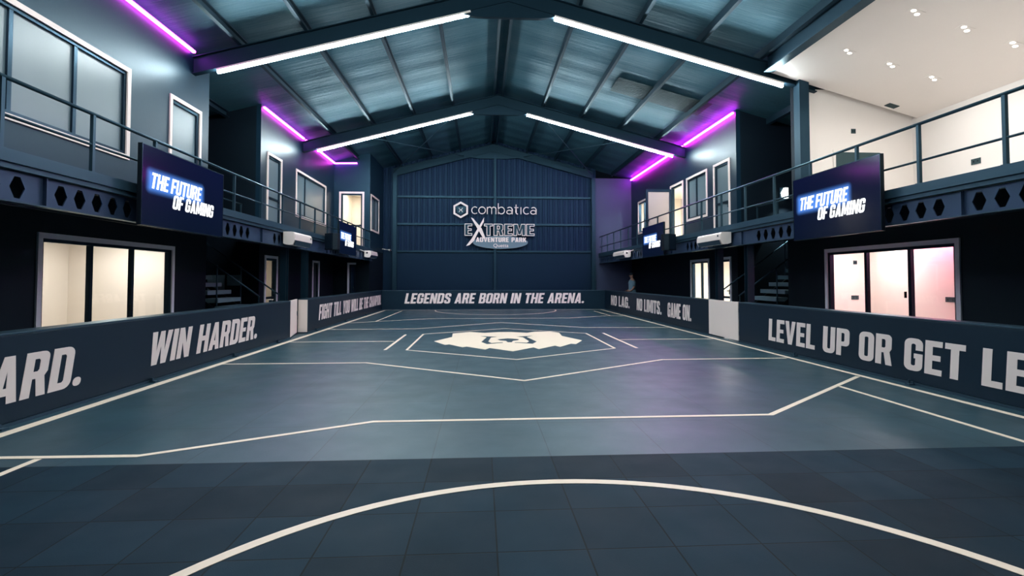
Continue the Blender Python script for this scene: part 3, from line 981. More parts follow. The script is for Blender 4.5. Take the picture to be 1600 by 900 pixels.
# rooms behind the lit openings
def room(name, x0, x1, y0, y1, z0, z1, open_side, m=M_ROOM):
    mb = MB()
    e = 0.06
    mb.box(x0, x1, y0, y1, z0 - e, z0)
    mb.box(x0, x1, y0, y1, z1, z1 + e)
    if open_side != 'x0': mb.box(x0 - e, x0, y0, y1, z0, z1)
    if open_side != 'x1': mb.box(x1, x1 + e, y0, y1, z0, z1)
    if open_side != 'y0': mb.box(x0, x1, y0 - e, y0, z0, z1)
    if open_side != 'y1': mb.box(x0, x1, y1, y1 + e, z0, z1)
    return mb.build(name, m, kind='structure')
room('wall_left_room', -9.8, XL - 0.145, 7.2, 12.78, 0.01, 2.55, 'x1')
room('wall_left_room', -9.6, XL - 0.145, 16.3, 19.8, 0.01, 2.55, 'x1')
room('wall_left_corner_room', XL + 0.1, CRX - 0.2, 23.945, 26.7, 2.9, 5.75, 'y0')
room('wall_right_room', XR + 0.145, 10.0, 7.2, 12.78, 0.01, 2.55, 'x0')
room('wall_right_room', XR + 0.145, 10.6, 15.9, 21.0, 0.01, 2.55, 'x0')
room('wall_right_upper_room', XR + 0.145, 10.6, 19.75, 26.6, 2.9, 5.75, 'x0')
def batten(x, y, z, along, length, label, power, color=(1, 0.9, 0.74), group=None):
    t = thing('batten_light', label, 'ceiling light', (x, y, z), group)
    dx, dy = (length / 2, 0.04) if along == 'x' else (0.04, length / 2)
    MB().box(x - dx - 0.01, x + dx + 0.01, y - dy - 0.01, y + dy + 0.01, z - 0.03, z - 0.001).build('housing', M_AC, t)
    MB().box(x - dx, x + dx, y - dy, y + dy, z - 0.06, z - 0.031).build('diffuser', M_LAMP, t)
    area_light('lamp', (x, y, z - 0.08), 2 * dx + 0.15, 2 * dy + 0.15, power, color, parent=t)
    return t
batten(-8.15, 11.75, 2.55, 'x', 1.1, 'batten light on the ceiling of the cream room behind the left sliding window', 58, (1, 0.94, 0.86))
batten(-8.2, 17.6, 2.55, 'y', 1.2, 'batten light in the room behind the narrow left door', 18)
batten(-5.95, 25.4, 5.75, 'x', 0.8, 'batten light in the far left corner room', 48)
batten(9.2, 18.3, 2.55, 'y', 1.2, 'batten light in the room behind the narrow right door', 250, (1, 0.96, 0.87))
batten(9.3, 22.2, 5.75, 'y', 1.2, 'batten light in the room behind the open right doorway', 560, (1, 0.96, 0.88))
batten(9.2, 11.7, 2.55, 'x', 1.0, 'batten light over the white end of the pink room', 52, (1, 0.97, 0.95))
# pink strip along the back wall head of the right room
t = thing('led_strip', 'pink light strip along the ceiling of the right lower room', 'light strip', (9.9, 9.6, 2.5))
MB().box(9.94, 9.99, 7.6, 12.3, 2.5, 2.53).build('diffuser', emit('pink_glow', (1, 0.35, 0.6, 1), 6.0), t)
area_light('lamp', (9.8, 9.4, 2.46), 0.2, 4.0, 80, (1.0, 0.2, 0.38), rot=(0, math.radians(-25), 0), parent=t)
# sockets and switches
def socket(fr, u, v, w, h, label):
    t = thing('wall_socket', label, 'socket', fr[0] + fr[1] * u + fr[2] * v)
    MB().fbox(fr, u - w/2, u + w/2, v - h/2, v + h/2, 0.001, 0.014).build('plate', M_DARKDOOR, t, bevel=0.003)
    for q in (-0.22, 0.22):
        MB().fbox(fr, u + q * w - 0.012, u + q * w + 0.012, v - 0.02, v + 0.02, 0.0145, 0.02).build('rocker', M_BLACK, t)
    return t
FE = fr_far(12.78)
socket(FE, 9.72, 1.93, 0.10, 0.10, 'small dark switch high on the white end wall of the pink room')
socket(FE, 9.70, 1.02, 0.20, 0.11, 'dark double socket low on the white end wall of the pink room')
socket(fr_right(10.0), -10.36, 1.06, 0.24, 0.11, 'dark double socket on the pink back wall')
socket(fr_far(12.35), 9.42, 5.25, 0.12, 0.12, 'small dark switch high on the white upper end wall')
socket(fr_right(11.0), -10.69, 4.12, 0.22, 0.13, 'dark socket on the side wall of the white upper room')
# dark door on the white end wall
t = thing('interior_door', 'dark slate door on the end wall of the white upper room', 'door', (9.5, 12.35, 2.87))
fe = fr_far(12.35)
MB().fbox(fe, 8.93, 10.08, 2.87, 4.70, 0.001, 0.05).build('leaf', M_DARKDOOR, t, bevel=0.006)
mb = MB()
for a in ((8.87, 8.93, 2.87, 4.76), (10.08, 10.14, 2.87, 4.76), (8.93, 10.08, 4.70, 4.76)):
    mb.fbox(fe, a[0], a[1], a[2], a[3], 0.001, 0.03)
mb.build('frame', M_WHITE, t)
MB().fbox(fe, 9.0, 9.14, 3.8, 3.83, 0.05, 0.09).build('door_handle', M_RAIL, t)
# ceiling vent
cm = Matrix.Rotation(0, 4, 'X')
cfr = lambda x, y: (V(x, y, wz(x)), V(1, 0, -0.28).normalized(), V(0, 1, 0), V(-0.28, 0, -1).normalized())
t = thing('ceiling_vent', 'small dark vent on the white ceiling near its far corner', 'vent', (10.17, 12.0, wz(10.17)))
mb = MB()
f_ = cfr(10.17, 12.0)
for a in ((-0.13, 0.13, -0.09, -0.07), (-0.13, 0.13, 0.07, 0.09), (-0.13, -0.11, -0.07, 0.07), (0.11, 0.13, -0.07, 0.07)):
    mb.fbox(f_, *a, 0.001, 0.015)
mb.build('frame', M_DARKDOOR, t)
mb = MB()
for i in range(5):
    mb.fbox(f_, -0.11, 0.11, -0.06 + i * 0.027, -0.045 + i * 0.027, 0.001, 0.01)
mb.build('slats', M_DARKDOOR, t)

# ================================================================== lights
def tube_light(y, s, xa, xb, label, stand=0.0):
    """two-section LED tube under one rafter arm"""
    zc = lambda x: roof_z(x) - 0.60
    t = thing('tube_light', label, 'tube light', ((xa + xb) / 2, y, zc((xa + xb) / 2)), 'white tube lights under the rafters')
    mb = MB()
    mb.bar((xa, y, zc(xa) - 0.025), (xb, y, zc(xb) - 0.025), 0.15, 0.045, up=(SLOPE * s, 0, 1))
    mb.build('housing', M_AC, t)
    xm = (xa + xb) / 2 + 0.1
    for a, b in ((xa, xm - 0.012), (xm + 0.012, xb)):
        MB().tube((a, y, zc(a) - 0.078), (b, y, zc(b) - 0.078), 0.034, 8).build('tube', M_TUBE, t, smooth=True)
    return t
tube_light(RY[1], -1, -6.2, -0.27, 'long white tube light on the left rafter nearest the camera')
tube_light(RY[1], 1, 1.78, 7.55, 'long white tube light on the right rafter nearest the camera')
tube_light(RY[2], -1, -6.2, -0.35, 'white tube light on the left rafter halfway down the hall')
tube_light(RY[2], 1, 1.75, 7.55, 'white tube light on the right rafter halfway down the hall')
tube_light(RY[0], -1, -6.2, -0.3, 'white tube light on the left rafter over the camera, out of frame')
tube_light(RY[0], 1, 1.75, 6.7, 'white tube light on the right rafter over the camera, out of frame')

def strip(pts, label, m=None):
    t = thing('led_strip', label, 'light strip', pts[0], 'magenta strips under the roof edge')
    mb = MB()
    for a, b in zip(pts[:-1], pts[1:]):
        mb.bar(a, b, 0.065, 0.05)
    mb.build('diffuser', m or M_STRIP, t)
    mb = MB()
    for a, b in zip(pts[:-1], pts[1:]):
        a, b = Vector(a), Vector(b)
        mb.bar(a + V(0, 0, 0.033), b + V(0, 0, 0.033), 0.04, 0.014)
    mb.build('channel', M_BLACK, t)
    return t
zs = roof_z(XL) - 0.10
strip([(XL + 0.06, 8.6, zs), (XL + 0.06, 12.2, zs)], 'magenta light strip above the left upper wall nearest the camera', M_STRIP_WEAK)
strip([(XL + 0.06, 16.05, zs), (XL + 0.06, 19.6, zs)], 'magenta light strip above the frosted door past the left recess', M_STRIP_WEAK)
strip([(XL + 0.06, 19.8, zs), (XL + 0.06, 23.72, zs), (-5.7, 23.72, zs + 0.02)], 'magenta light strip turning the far left corner', M_STRIP_WEAK)
strip([(XR - 0.06, 15.7, zs), (XR - 0.06, 19.6, zs)], 'magenta light strip above the right wall nearer the camera')
strip([(XR - 0.06, 19.8, zs), (XR - 0.06, 26.85, zs)], 'magenta light strip on the right wall reaching the far wall')

def downlight(x, y, label):
    t = thing('downlight', label, 'downlight', (x, y, wz(x)), 'twin downlights in the white ceiling')
    f = cfr(x, y)
    mb = MB()
    mb.fbox(f, -0.14, 0.14, -0.075, 0.075, 0.0, 0.006)
    mb.build('trim', M_WHITE, t)
    for q in (-0.062, 0.062):
        c = f[0] + f[1] * q + f[2] * (q * 0.5)
        MB().tube(c + f[3] * 0.0062, c + f[3] * 0.0075, 0.042, 14).build('lens', M_SPOT, t)
    area_light('lamp', f[0] + f[3] * 0.04, 0.22, 0.12, 15, (1.0, 0.97, 0.935), parent=t, spread=math.radians(160))
    return t
dl = {(7.98, 8.83): 'twin downlight in the white ceiling, near row, closest to the beam', (8.96, 8.84): 'twin downlight in the white ceiling, near row, middle',
      (9.91, 8.84): 'twin downlight in the white ceiling, near row, farthest from the beam', (7.93, 10.5): 'twin downlight in the white ceiling, far row, closest to the beam',
      (8.90, 10.5): 'twin downlight in the white ceiling, far row, middle', (9.86, 10.5): 'twin downlight in the white ceiling, far row, farthest from the beam'}
for (x, y), lb in dl.items():
    downlight(x, y, lb)
for x in (7.98, 8.93, 9.9):
    downlight(x, 6.2, 'twin downlight in the white ceiling, row above the frame')
# wall lamp in the right recess
t = thing('wall_lamp', 'bright bulkhead lamp on the wall of the right stair recess', 'wall lamp', (9.55, 15.63, 4.2))
MB().box(9.44, 9.68, 15.6, 15.649, 4.02, 4.4).build('back_plate', M_STEEL, t)
MB().poly([[(9.50, 4.05), (9.66, 4.05), (9.66, 4.38), (9.55, 4.38), (9.46, 4.22)]], fr_far(15.6), 0.0, 0.08).build('diffuser', emit('bulkhead_glow', (0.9, 1.0, 0.95, 1), 4.0), t)
area_light('lamp', (9.55, 15.4, 4.0), 0.2, 0.1, 26, (0.85, 1.0, 1.0), rot=(math.radians(-12), 0, 0), parent=t, spread=math.radians(110))

# ================================================================== barriers
def barrier(name, label, fr, u0, u1, text=None, brackets=(), thick=0.25, white_end=None):
    c = fr[0] + fr[1] * ((u0 + u1) / 2)
    t = thing(name, label, 'barrier', c, 'padded barriers round the court')
    pn = MB().fbox(fr, u0, u1, 0.035, 0.925, -thick, 0).build('panel', M_BARRIER, t, bevel=0.008)
    MB().fbox(fr, u0, u1, 0.926, 0.95, -thick - 0.006, 0.006).build('cap', M_CAP, t, bevel=0.004)
    MB().fbox(fr, u0, u1, 0.0, 0.0345, -thick, 0.012).build('plinth', M_CAP, t)
    for q in brackets:
        mb = MB().fbox(fr, q - 0.04, q + 0.04, 0.0, 0.02, 0.013, 0.09)
        mb.fbox(fr, q - 0.035, q - 0.02, 0.02, 0.07, 0.013, 0.05)
        mb.fbox(fr, q - 0.02, q + 0.03, 0.02, 0.05, 0.013, 0.03)
        mb.build('foot_bracket', M_CAP, t)
    if text:
        for (s, a, b, v0, h, sh) in text:
            words('lettering', M_TEXT, pn, s, fr, a, b, v0, h, 0.0005, 0.004, sh)
    if white_end is not None:
        MB().fbox(fr, white_end - 0.012, white_end, 0.035, 0.925, -thick, 0).build('end_face', M_GATE, t)
    return t
BL, BR_ = -4.8, 6.12
fl, frr = fr_left(BL), fr_right(BR_)
barrier('barrier', 'navy barrier on the left nearest the camera reading WIN HARDER', fl, -3.0, 13.25,
        [('HARD.', 4.95, 6.56, 0.235, 0.475, 0.18), ('WIN HARDER.', 7.72, 11.42, 0.235, 0.48, 0.24)], (5.42, 7.8, 10.27, 12.4))
barrier('barrier', 'navy barrier on the far left reading FIGHT TILL YOU WILL BE THE CHAMPION', fl, 14.52, 25.1,
        [('FIGHT TILL YOU WILL BE THE CHAMPION.', 15.5, 25.0, 0.28, 0.46, 0.2)], (15.2, 18.4, 21.6), white_end=14.52)
barrier('barrier', 'navy barrier on the right nearest the camera reading LEVEL UP OR GET LEFT', frr, -11.88, 3.0,
        [('LEVEL UP OR GET LEFT', -10.62, -4.75, 0.2, 0.46, 0.08)], (-9.64, -6.96))
barrier('barrier', 'navy barrier on the far right reading NO LAG NO LIMITS GAME ON', frr, -25.1, -13.5,
        [('NO LAG.', -23.92, -20.85, 0.28, 0.46, 0.06), ('NO LIMITS.', -19.9, -17.1, 0.28, 0.46, 0.06), ('GAME ON.', -16.55, -14.62, 0.26, 0.47, 0.06)], (-22.0, -18.0))
barrier('barrier', 'navy barrier across the far end reading LEGENDS ARE BORN IN THE ARENA', fr_far(25.12), BL - 0.26, BR_ + 0.26,
        [('LEGENDS ARE BORN IN THE ARENA.', -3.72, 5.16, 0.31, 0.5, 0.2)], (-2.56, -0.31, 1.97, 4.15))
# gates
def gate(label, origin, ang, length):
    """white gate leaf; ang turns it about its hinge"""
    u = V(math.sin(ang), math.cos(ang), 0)
    n = V(math.cos(ang), -math.sin(ang), 0)
    fr = (Vector(origin), u, V(0, 0, 1), n)
    t = thing('gate', label, 'gate', origin)
    MB().fbox(fr, 0, length, 0.03, 0.95, -0.05, 0.0).build('leaf', M_GATE, t, bevel=0.006)
    for v in (0.2, 0.75):
        MB().tube(Vector(origin) + V(0, 0, v - 0.05) + u * -0.01 - n * 0.025, Vector(origin) + V(0, 0, v + 0.05) + u * -0.01 - n * 0.025, 0.014, 8).build('hinge', M_CAP, t)
    MB().fbox(fr, length - 0.06, length - 0.02, 0.5, 0.62, 0.001, 0.02).build('latch', M_CAP, t)
    return t
gate('white gate standing slightly open in the left barrier', (BL - 0.01, 13.295, 0), math.radians(-12), 1.18)
gate('white gate closed flush in the right barrier', (BR_ + 0.05, 11.915, 0), 0.0, 1.58)
# small lit post cap by the left gate is part of nothing else: a short post
t = thing('gate_post', 'short pale post behind the left barrier by the gate', 'post', (-5.2, 13.05, 0))
MB().box(-5.24, -5.17, 13.01, 13.08, 0, 0.98).build('post', M_CAP, t)
MB().box(-5.25, -5.16, 13.0, 13.09, 0.98, 1.0).build('cap', M_GATE, t)

# ================================================================== televisions
def television(label, side, xs, y0, y1, z0, z1, words_on=True):
    """screen facing the hall; y0<y1"""
    if side == 'left':
        fr = fr_left(xs)
        u0, u1 = y0, y1
    else:
        fr = fr_right(xs)
        u0, u1 = -y1, -y0
    w, h = u1 - u0, z1 - z0
    c = fr[0] + fr[1] * ((u0 + u1) / 2) + fr[2] * z0
    t = thing('television', label, 'television', c, 'screens hung in front of the balconies')
    MB().fbox(fr, u0, u1, z0, z1, -0.06, -0.002).build('body', M_BLACK, t, bevel=0.008)
    mb = MB()
    for a in ((u0, u1, z1 - 0.014, z1), (u0, u1, z0, z0 + 0.016), (u0, u0 + 0.012, z0 + 0.016, z1 - 0.014), (u1 - 0.012, u1, z0 + 0.016, z1 - 0.014)):
        mb.fbox(fr, *a, -0.001, 0.006)
    mb.build('bezel', M_FRAME, t)
    e = 0.013
    mb = MB()
    P = lambda u, v: fr[0] + fr[1] * u + fr[2] * v + fr[3] * 0.001
    mb.quad(P(u0 + e, z0 + e), P(u1 - e, z0 + e), P(u1 - e, z1 - e), P(u0 + e, z1 - e))
    sc = mb.build('screen', MATS.get('screen_picture') or screen_mat('screen_picture', None, (0.38, 0.57), 0.295, 0.09), t)
    uvl = sc.data.uv_layers.new(name='UVMap')
    off = t.location
    for lp in sc.data.loops:
        co = sc.data.vertices[lp.vertex_index].co + off - fr[0]
        uvl.data[lp.index].uv = ((co.dot(fr[1]) - u0) / w, (co.dot(fr[2]) - z0) / h)
    bx = MB().fbox(fr, (u0 + u1) / 2 - 0.25, (u0 + u1) / 2 + 0.25, z0 + h * 0.3, z0 + h * 0.75, -0.197 if side == 'left' else -0.147, -0.061)
    bx.build('wall_bracket', M_BLACK, t)
    words('screen_words', M_WORDS, sc, 'THE FUTURE', fr, u0 + w * 0.085, u0 + w * 0.685, z0 + h * 0.475, h * 0.20, 0.0015, 0.003, 0.2, gap=0.05, space=0.22)
    words('screen_words', M_WORDS, sc, 'OF GAMING', fr, u0 + w * 0.32, u0 + w * 0.86, z0 + h * 0.275, h * 0.19, 0.0015, 0.003, 0.2, gap=0.05, space=0.22)
    return t
television('large screen hung on the left balcony nearest the camera', 'left', -4.75, 7.42, 9.69, 2.26, 3.42)
television('large screen hung on the right balcony nearest the camera', 'right', 6.1, 7.44, 9.64, 2.24, 3.43)
television('smaller-looking screen far along the left balcony', 'left', -4.75, 17.42, 19.7, 2.36, 3.46)
television('smaller-looking screen far along the right balcony', 'right', 6.1, 16.8, 19.04, 2.3, 3.43)

# ================================================================== air conditioners, speakers, cameras
def aircon(label, side, xb, y0, y1, z0, z1):
    if side == 'left':
        fr = (V(xb, y0, z0), V(0, 1, 0), V(0, 0, 1), V(1, 0, 0))
    else:
        fr = (V(xb, y1, z0), V(0, -1, 0), V(0, 0, 1), V(-1, 0, 0))
    L_, h, d = y1 - y0, z1 - z0, 0.28
    t = thing('air_conditioner', label, 'air conditioner', fr[0] + fr[1] * (L_ / 2))
    prof = [(0, 0.03), (0, h), (d * 0.75, h)] + [(d * 0.75 + 0.06 * math.sin(a), h - 0.06 + 0.06 * math.cos(a)) for a in [PI / 2 * i / 4 for i in range(1, 5)]] + [(d, h * 0.38), (d * 0.8, 0.0), (d * 0.3, 0)]
    side_fr = (fr[0], fr[3], fr[2], fr[1])
    MB().poly([prof], side_fr, 0, L_).build('body', M_AC, t)
    MB().fbox(fr, 0.1, L_ - 0.1, h * 0.3, h * 0.8, -0.05, -0.0005).build('mount_plate', M_STEEL, t)
    fp_ = MB().fbox(fr, 0.012, L_ - 0.012, h * 0.36, h - 0.07, d + 0.001, d + 0.008).build('front_panel', M_AC, t, bevel=0.004)
    a0, a1 = V(d * 0.99, h * 0.35, 0), V(d * 0.80, 0.002, 0)
    mb = MB()
    p = lambda u, q, o: tuple(fr[0] + fr[1] * u + fr[3] * (q.x + o) + fr[2] * (q.y - o * 0.5))
    mb.quad(p(0.06, a0, 0.012), p(L_ - 0.06, a0, 0.012), p(L_ - 0.06, a1, 0.02), p(0.06, a1, 0.02))
    mb.quad(p(0.06, a0, 0.004), p(L_ - 0.06, a0, 0.004), p(L_ - 0.06, a1, 0.01), p(0.06, a1, 0.01))
    mb.build('air_flap', M_CAP, t)
    MB().fbox(fr, L_ - 0.16, L_ - 0.09, h * 0.62, h * 0.78, d + 0.0085, d + 0.011).build('display', M_FRAME, fp_)
    return t
aircon('white air conditioner on the left balcony beam before the loudspeaker', 'left', -4.949, 13.1, 14.42, 2.36, 2.69)
aircon('white air conditioner far along the left balcony beam', 'left', -4.949, 22.0, 23.4, 2.42, 2.71)
aircon('white air conditioner on the right balcony beam above the closed gate', 'right', 6.249, 12.45, 13.85, 2.38, 2.68)
aircon('white air conditioner far along the right balcony beam', 'right', 6.249, 21.1, 22.9, 2.41, 2.71)
def speaker(label, side, y):
    s = 1 if side == 'left' else -1
    xb = -4.95 if side == 'left' else 6.25
    x = xb + s * 0.26
    t = thing('loudspeaker', label, 'loudspeaker', (x, y, 2.42))
    pts = [(-0.19, 0.0), (0.19, 0.0), (0.23, 0.16), (0.13, 0.34), (-0.13, 0.34), (-0.23, 0.16)]
    a = math.radians(-35 * s)
    mb = MB()
    f = (V(x, y, 2.42), V(math.cos(a), math.sin(a), 0), V(-math.sin(a), math.cos(a), 0), V(0, 0, 1))
    mb.poly([[(p[0], p[1] - 0.17) for p in pts]], f, 0.0, 0.52)
    mb.build('cabinet', M_BLACK, t, bevel=0.01)
    mb = MB().fbox((f[0], f[1], f[3], -f[2]), -0.17, 0.17, 0.03, 0.49, 0.172, 0.18)
    mb.build('grille', M_FRAME, t)
    MB().box(xb + s * 0.002, x - s * 0.1, y - 0.03, y + 0.03, 2.62, 2.68).build('bracket', M_STEEL, t)
    return t
speaker('black loudspeaker on the left balcony beam between air conditioner and far screen', 'left', 16.5)
speaker('black loudspeaker on the right balcony beam between air conditioner and far screen', 'right', 16.1)
def cctv(label, p, d, q):
    t = thing('security_camera', label, 'camera', p)
    p, d = Vector(p), Vector(d).normalized()
    MB().tube(p, p + d * 0.16, 0.045, 12).build('body', M_AC, t, smooth=True)
    MB().tube(p + d * 0.161, p + d * 0.175, 0.036, 12).build('lens', M_BLACK, t)
    MB().tube(p + d * 0.03, q, 0.015, 8).build('arm', M_AC, t)
    return t
cctv('white security camera beside the far left air conditioner', (-4.7, 21.2, 2.6), (0.5, -1, -0.25), (-4.955, 21.25, 2.7))
cctv('white security camera beside the far right air conditioner', (6.0, 20.7, 2.6), (-0.5, -1, -0.25), (6.26, 20.75, 2.7))
cctv('small white security camera on the far left corner by the corrugated wall', (-4.75, 26.7, 3.0), (0.6, -1, -0.2), (-5.12, 26.75, 3.05))

# ================================================================== wall signs
SY = YF - 0.26
fs = fr_far(SY)
t = thing('wall_sign', 'pale hexagon emblem and lowercase word sign high on the far wall', 'sign', (0.75, SY, 4.9))
hc = (-1.08, 5.12)
hx = lambda r: [(hc[0] + r * math.sin(PI / 3 * i), hc[1] + r * math.cos(PI / 3 * i)) for i in range(6)]
em = MB().poly([hx(0.44), hx(0.33)[::-1]], fs, 0.0, 0.05).build('hexagon_ring', M_TEXT, t)
sh = [(-0.2, 0.2), (-0.1, 0.17), (0.1, 0.17), (0.2, 0.2), (0.24, 0.08), (0.2, 0.03), (0.19, -0.12), (0.0, -0.24), (-0.19, -0.12), (-0.2, 0.03), (-0.24, 0.08)]
MB().poly([[(hc[0] + a * 1.1, hc[1] + b * 1.1) for a, b in sh[::-1]]], fs, 0.0, 0.03).build('emblem_head', M_STEEL, t)
mb = MB()
for s in (-1, 1):
    stroke(mb, [(hc[0] + s * 0.10, hc[1] + 0.10), (hc[0] + s * 0.03, hc[1] + 0.0), (hc[0] + s * 0.09, hc[1] - 0.12)], 0.05, fs, 0.031, 0.05)
mb.poly([[(hc[0] - 0.03, hc[1] + 0.02), (hc[0] + 0.03, hc[1] + 0.02), (hc[0], hc[1] - 0.06)][::-1]], fs, 0.031, 0.051)
mb.build('emblem_face', M_TEXT, t)
def circ(cx, cy, rx, ry, a0, a1, n=14):
    return [(cx + rx * math.cos(math.radians(a0 + (a1 - a0) * i / n)), cy + ry * math.sin(math.radians(a0 + (a1 - a0) * i / n))) for i in range(n + 1)]
LC = {
 'c': (0.78, [circ(.45,.5,.42,.45,50,310)]),
 'o': (0.95, [circ(.48,.5,.44,.45,0,360)]),
 'm': (1.32, [[(.08,.02),(.08,.95)], circ(.38,.62,.28,.32,180,0)[:] + [(.66,.02)], circ(.94,.62,.28,.32,180,0)[:] + [(1.22,.02)]]),
 'b': (0.98, [[(.08,1.45),(.08,.02)], circ(.48,.5,.42,.45,0,360)]),
 'a': (0.92, [circ(.42,.30,.34,.25,0,360), [(.80,.02),(.80,.62)] + circ(.46,.62,.34,.32,0,140)]),
 't': (0.66, [[(.26,1.3),(.26,.28)] + circ(.46,.28,.20,.23,180,285), [(.04,.9),(.58,.9)]]),
 'i': (0.30, [[(.12,.02),(.12,.95)]]),
}
x, k = 0.0, 0.40
tot = sum(LC[c][0] + 0.12 for c in 'combatica') - 0.12
kx = (2.93 + 0.52) / tot
for c in 'combatica':
    w, sts = LC[c]
    mb = MB()
    for st in sts:
        stroke(mb, [(-0.52 + (x + p[0]) * kx, 4.90 + p[1] * k) for p in st], 0.085, fs, 0.0, 0.05)
    x += w + 0.12
    mb.build('letter', M_TEXT, t)

t2 = thing('wall_sign', 'second sign below it with outlined capitals, big brush X and an oval plaque', 'sign', (0.8, SY, 3.2))
y_o = fr_far(SY)
def ext(ch, x, scale, v0, h, mb_fill, mb_line):
    w, loops = GL[ch]
    L2 = [[(x + p[0] * scale, v0 + p[1] * h) for p in lp] for lp in loops]
    mb_fill.poly(L2, y_o, 0.0, 0.04)
    for lp in L2:
        stroke(mb_line, lp, 0.065, y_o, 0.041, 0.055, closed=True)
    cl = mb_fill.build('capital_letter', M_STEEL, t2)
    mb_line.build('letter_outline', M_TEXT, cl)
    return x + w * scale + 0.07
ext('E', -0.86, 0.85, 3.78, 0.60, MB(), MB())
x = 0.16
for ch, sc in (('T', 0.9), ('R', 0.95), ('E', 0.95), ('M', 0.92), ('E', 0.95)):
    x = ext(ch, x, sc, 3.78, 0.60, MB(), MB())
mb = MB()
mb.poly([[(-0.55, 4.72), (-0.42, 4.66), (0.02, 4.14), (0.22, 3.62), (0.10, 3.62), (-0.18, 4.08)][::-1]], y_o, 0.05, 0.08)
mb.poly([[(0.14, 4.72), (0.13, 4.5), (-0.12, 4.04), (-0.38, 3.5), (-0.62, 3.27), (-0.80, 3.22), (-0.5, 3.62), (-0.22, 4.1)][::-1]], y_o, 0.06, 0.09)
mb.build('brush_cross', M_TEXT, t2)
MB().poly([circ(1.0, 3.42, 1.45, 0.34, 0, 360, 40)[:-1]], y_o, -0.005, 0.035).build('oval_plaque', mat('plaque_blue', rgb(96, 122, 138), 0.5), t2)
words('lettering', M_TEXT, t2, 'ADVENTURE PARK', y_o, -0.28, 2.36, 3.44, 0.24, 0.036, 0.05, 0.0, gap=0.08, space=0.35)
fc = bpy.data.curves.new('place_name', 'FONT')
fc.body = 'Quetta'
fc.size = 0.26
fc.extrude = 0.006
tmp = bpy.data.objects.new('tmp_text', fc)
COL.objects.link(tmp)
dg = bpy.context.evaluated_depsgraph_get()
me = bpy.data.meshes.new_from_object(tmp.evaluated_get(dg))
bpy.data.objects.remove(tmp)
wd = max(v.co.x for v in me.vertices)
for v in me.vertices:
    co = v.co.copy()
    v.co = Vector((0.62 + co.x / wd * 0.80, SY - 0.042 - co.z, 3.17 + co.y)) - t2.location
me.materials.clear()
me.materials.append(M_TEXT)
o = bpy.data.objects.new('place_name', me)
COL.objects.link(o)
o.parent = t2

# ================================================================== stairs in the recesses
def stair(side):
    s = 1 if side == 'right' else -1
    xb = 6.95 if side == 'right' else -5.65
    ya, yb = 13.45, 14.75
    t = thing('staircase', 'open steel staircase climbing away into the %s recess' % side, 'staircase', (xb, 14.1, 0))
    n, rise, run = 11, 0.2, 0.26
    for i in range(1, n + 1):
        x0 = xb + s * run * (i - 1)
        MB().box(x0, x0 + s * 0.34, ya + 0.03, yb - 0.03, rise * i - 0.11, rise * i).build('tread', M_TREAD, t, bevel=0.006)
    for y in (ya, yb):
        mb = MB()
        mb.bar((xb + s * 0.15, y, 0.02), (xb + s * run * n + s * 0.1, y, rise * n - 0.16), 0.04, 0.1)
        mb.build('stringer', M_LOW, t)
        mb = MB()
        mb.tube((xb, y, 1.05), (xb + s * run * n, y, rise * n + 0.9), 0.022, 8)
        mb.build('handrail', M_RAIL, t, smooth=True)
        for i in (0, 4, 8):
            x0 = xb + s * (run * i + 0.02)
            MB().tube((x0, y, rise * i + 0.02), (x0, y, rise * i + 1.06), 0.018, 8).build('baluster', M_RAIL, t)
    return t
stair('right')
stair('left')
# pale panels on the far wall of the left recess
t = thing('wall_panel', 'pale split panel on the dark wall of the left stair recess', 'panel', (-7.4, 15.98, 1.1))
fp = fr_far(16.0)
for a, b, z0, z1 in ((-8.25, -7.75, 1.15, 1.62), (-7.68, -7.3, 1.3, 1.62)):
    MB().fbox(fp, a, b, z0, z1, 0.002, 0.02).build('panel', M_TREAD, t)
# upstairs balustrades inside the recesses
for s, xr, lb in ((-1, -7.2, 'short balustrade upstairs at the edge of the left stair recess'), (1, 8.6, 'short balustrade upstairs at the edge of the right stair recess')):
    t = thing('balustrade', lb, 'railing', (xr, 14.4, 2.86))
    ya, yb = (13.2, 15.8) if s < 0 else (13.2, 15.5)
    MB().tube((xr, ya, 3.75), (xr, yb, 3.75), 0.02, 8).build('top_rail', M_RAIL, t, smooth=True)
    MB().tube((xr, ya, 3.3), (xr, yb, 3.3), 0.014, 8).build('mid_rail', M_RAIL, t, smooth=True)
    for i in range(3):
        y = ya + 0.05 + i * (yb - ya - 0.1) / 2
        MB().box(xr - 0.02, xr + 0.02, y - 0.02, y + 0.02, 2.86, 3.74).build('post', M_RAIL, t)
    MB().box(xr - 0.1 if s < 0 else XR, XL if s < 0 else xr + 0.3, 13.0, 16.0 if s < 0 else 15.65, 2.70, 2.85).build('landing', M_LOW, t)

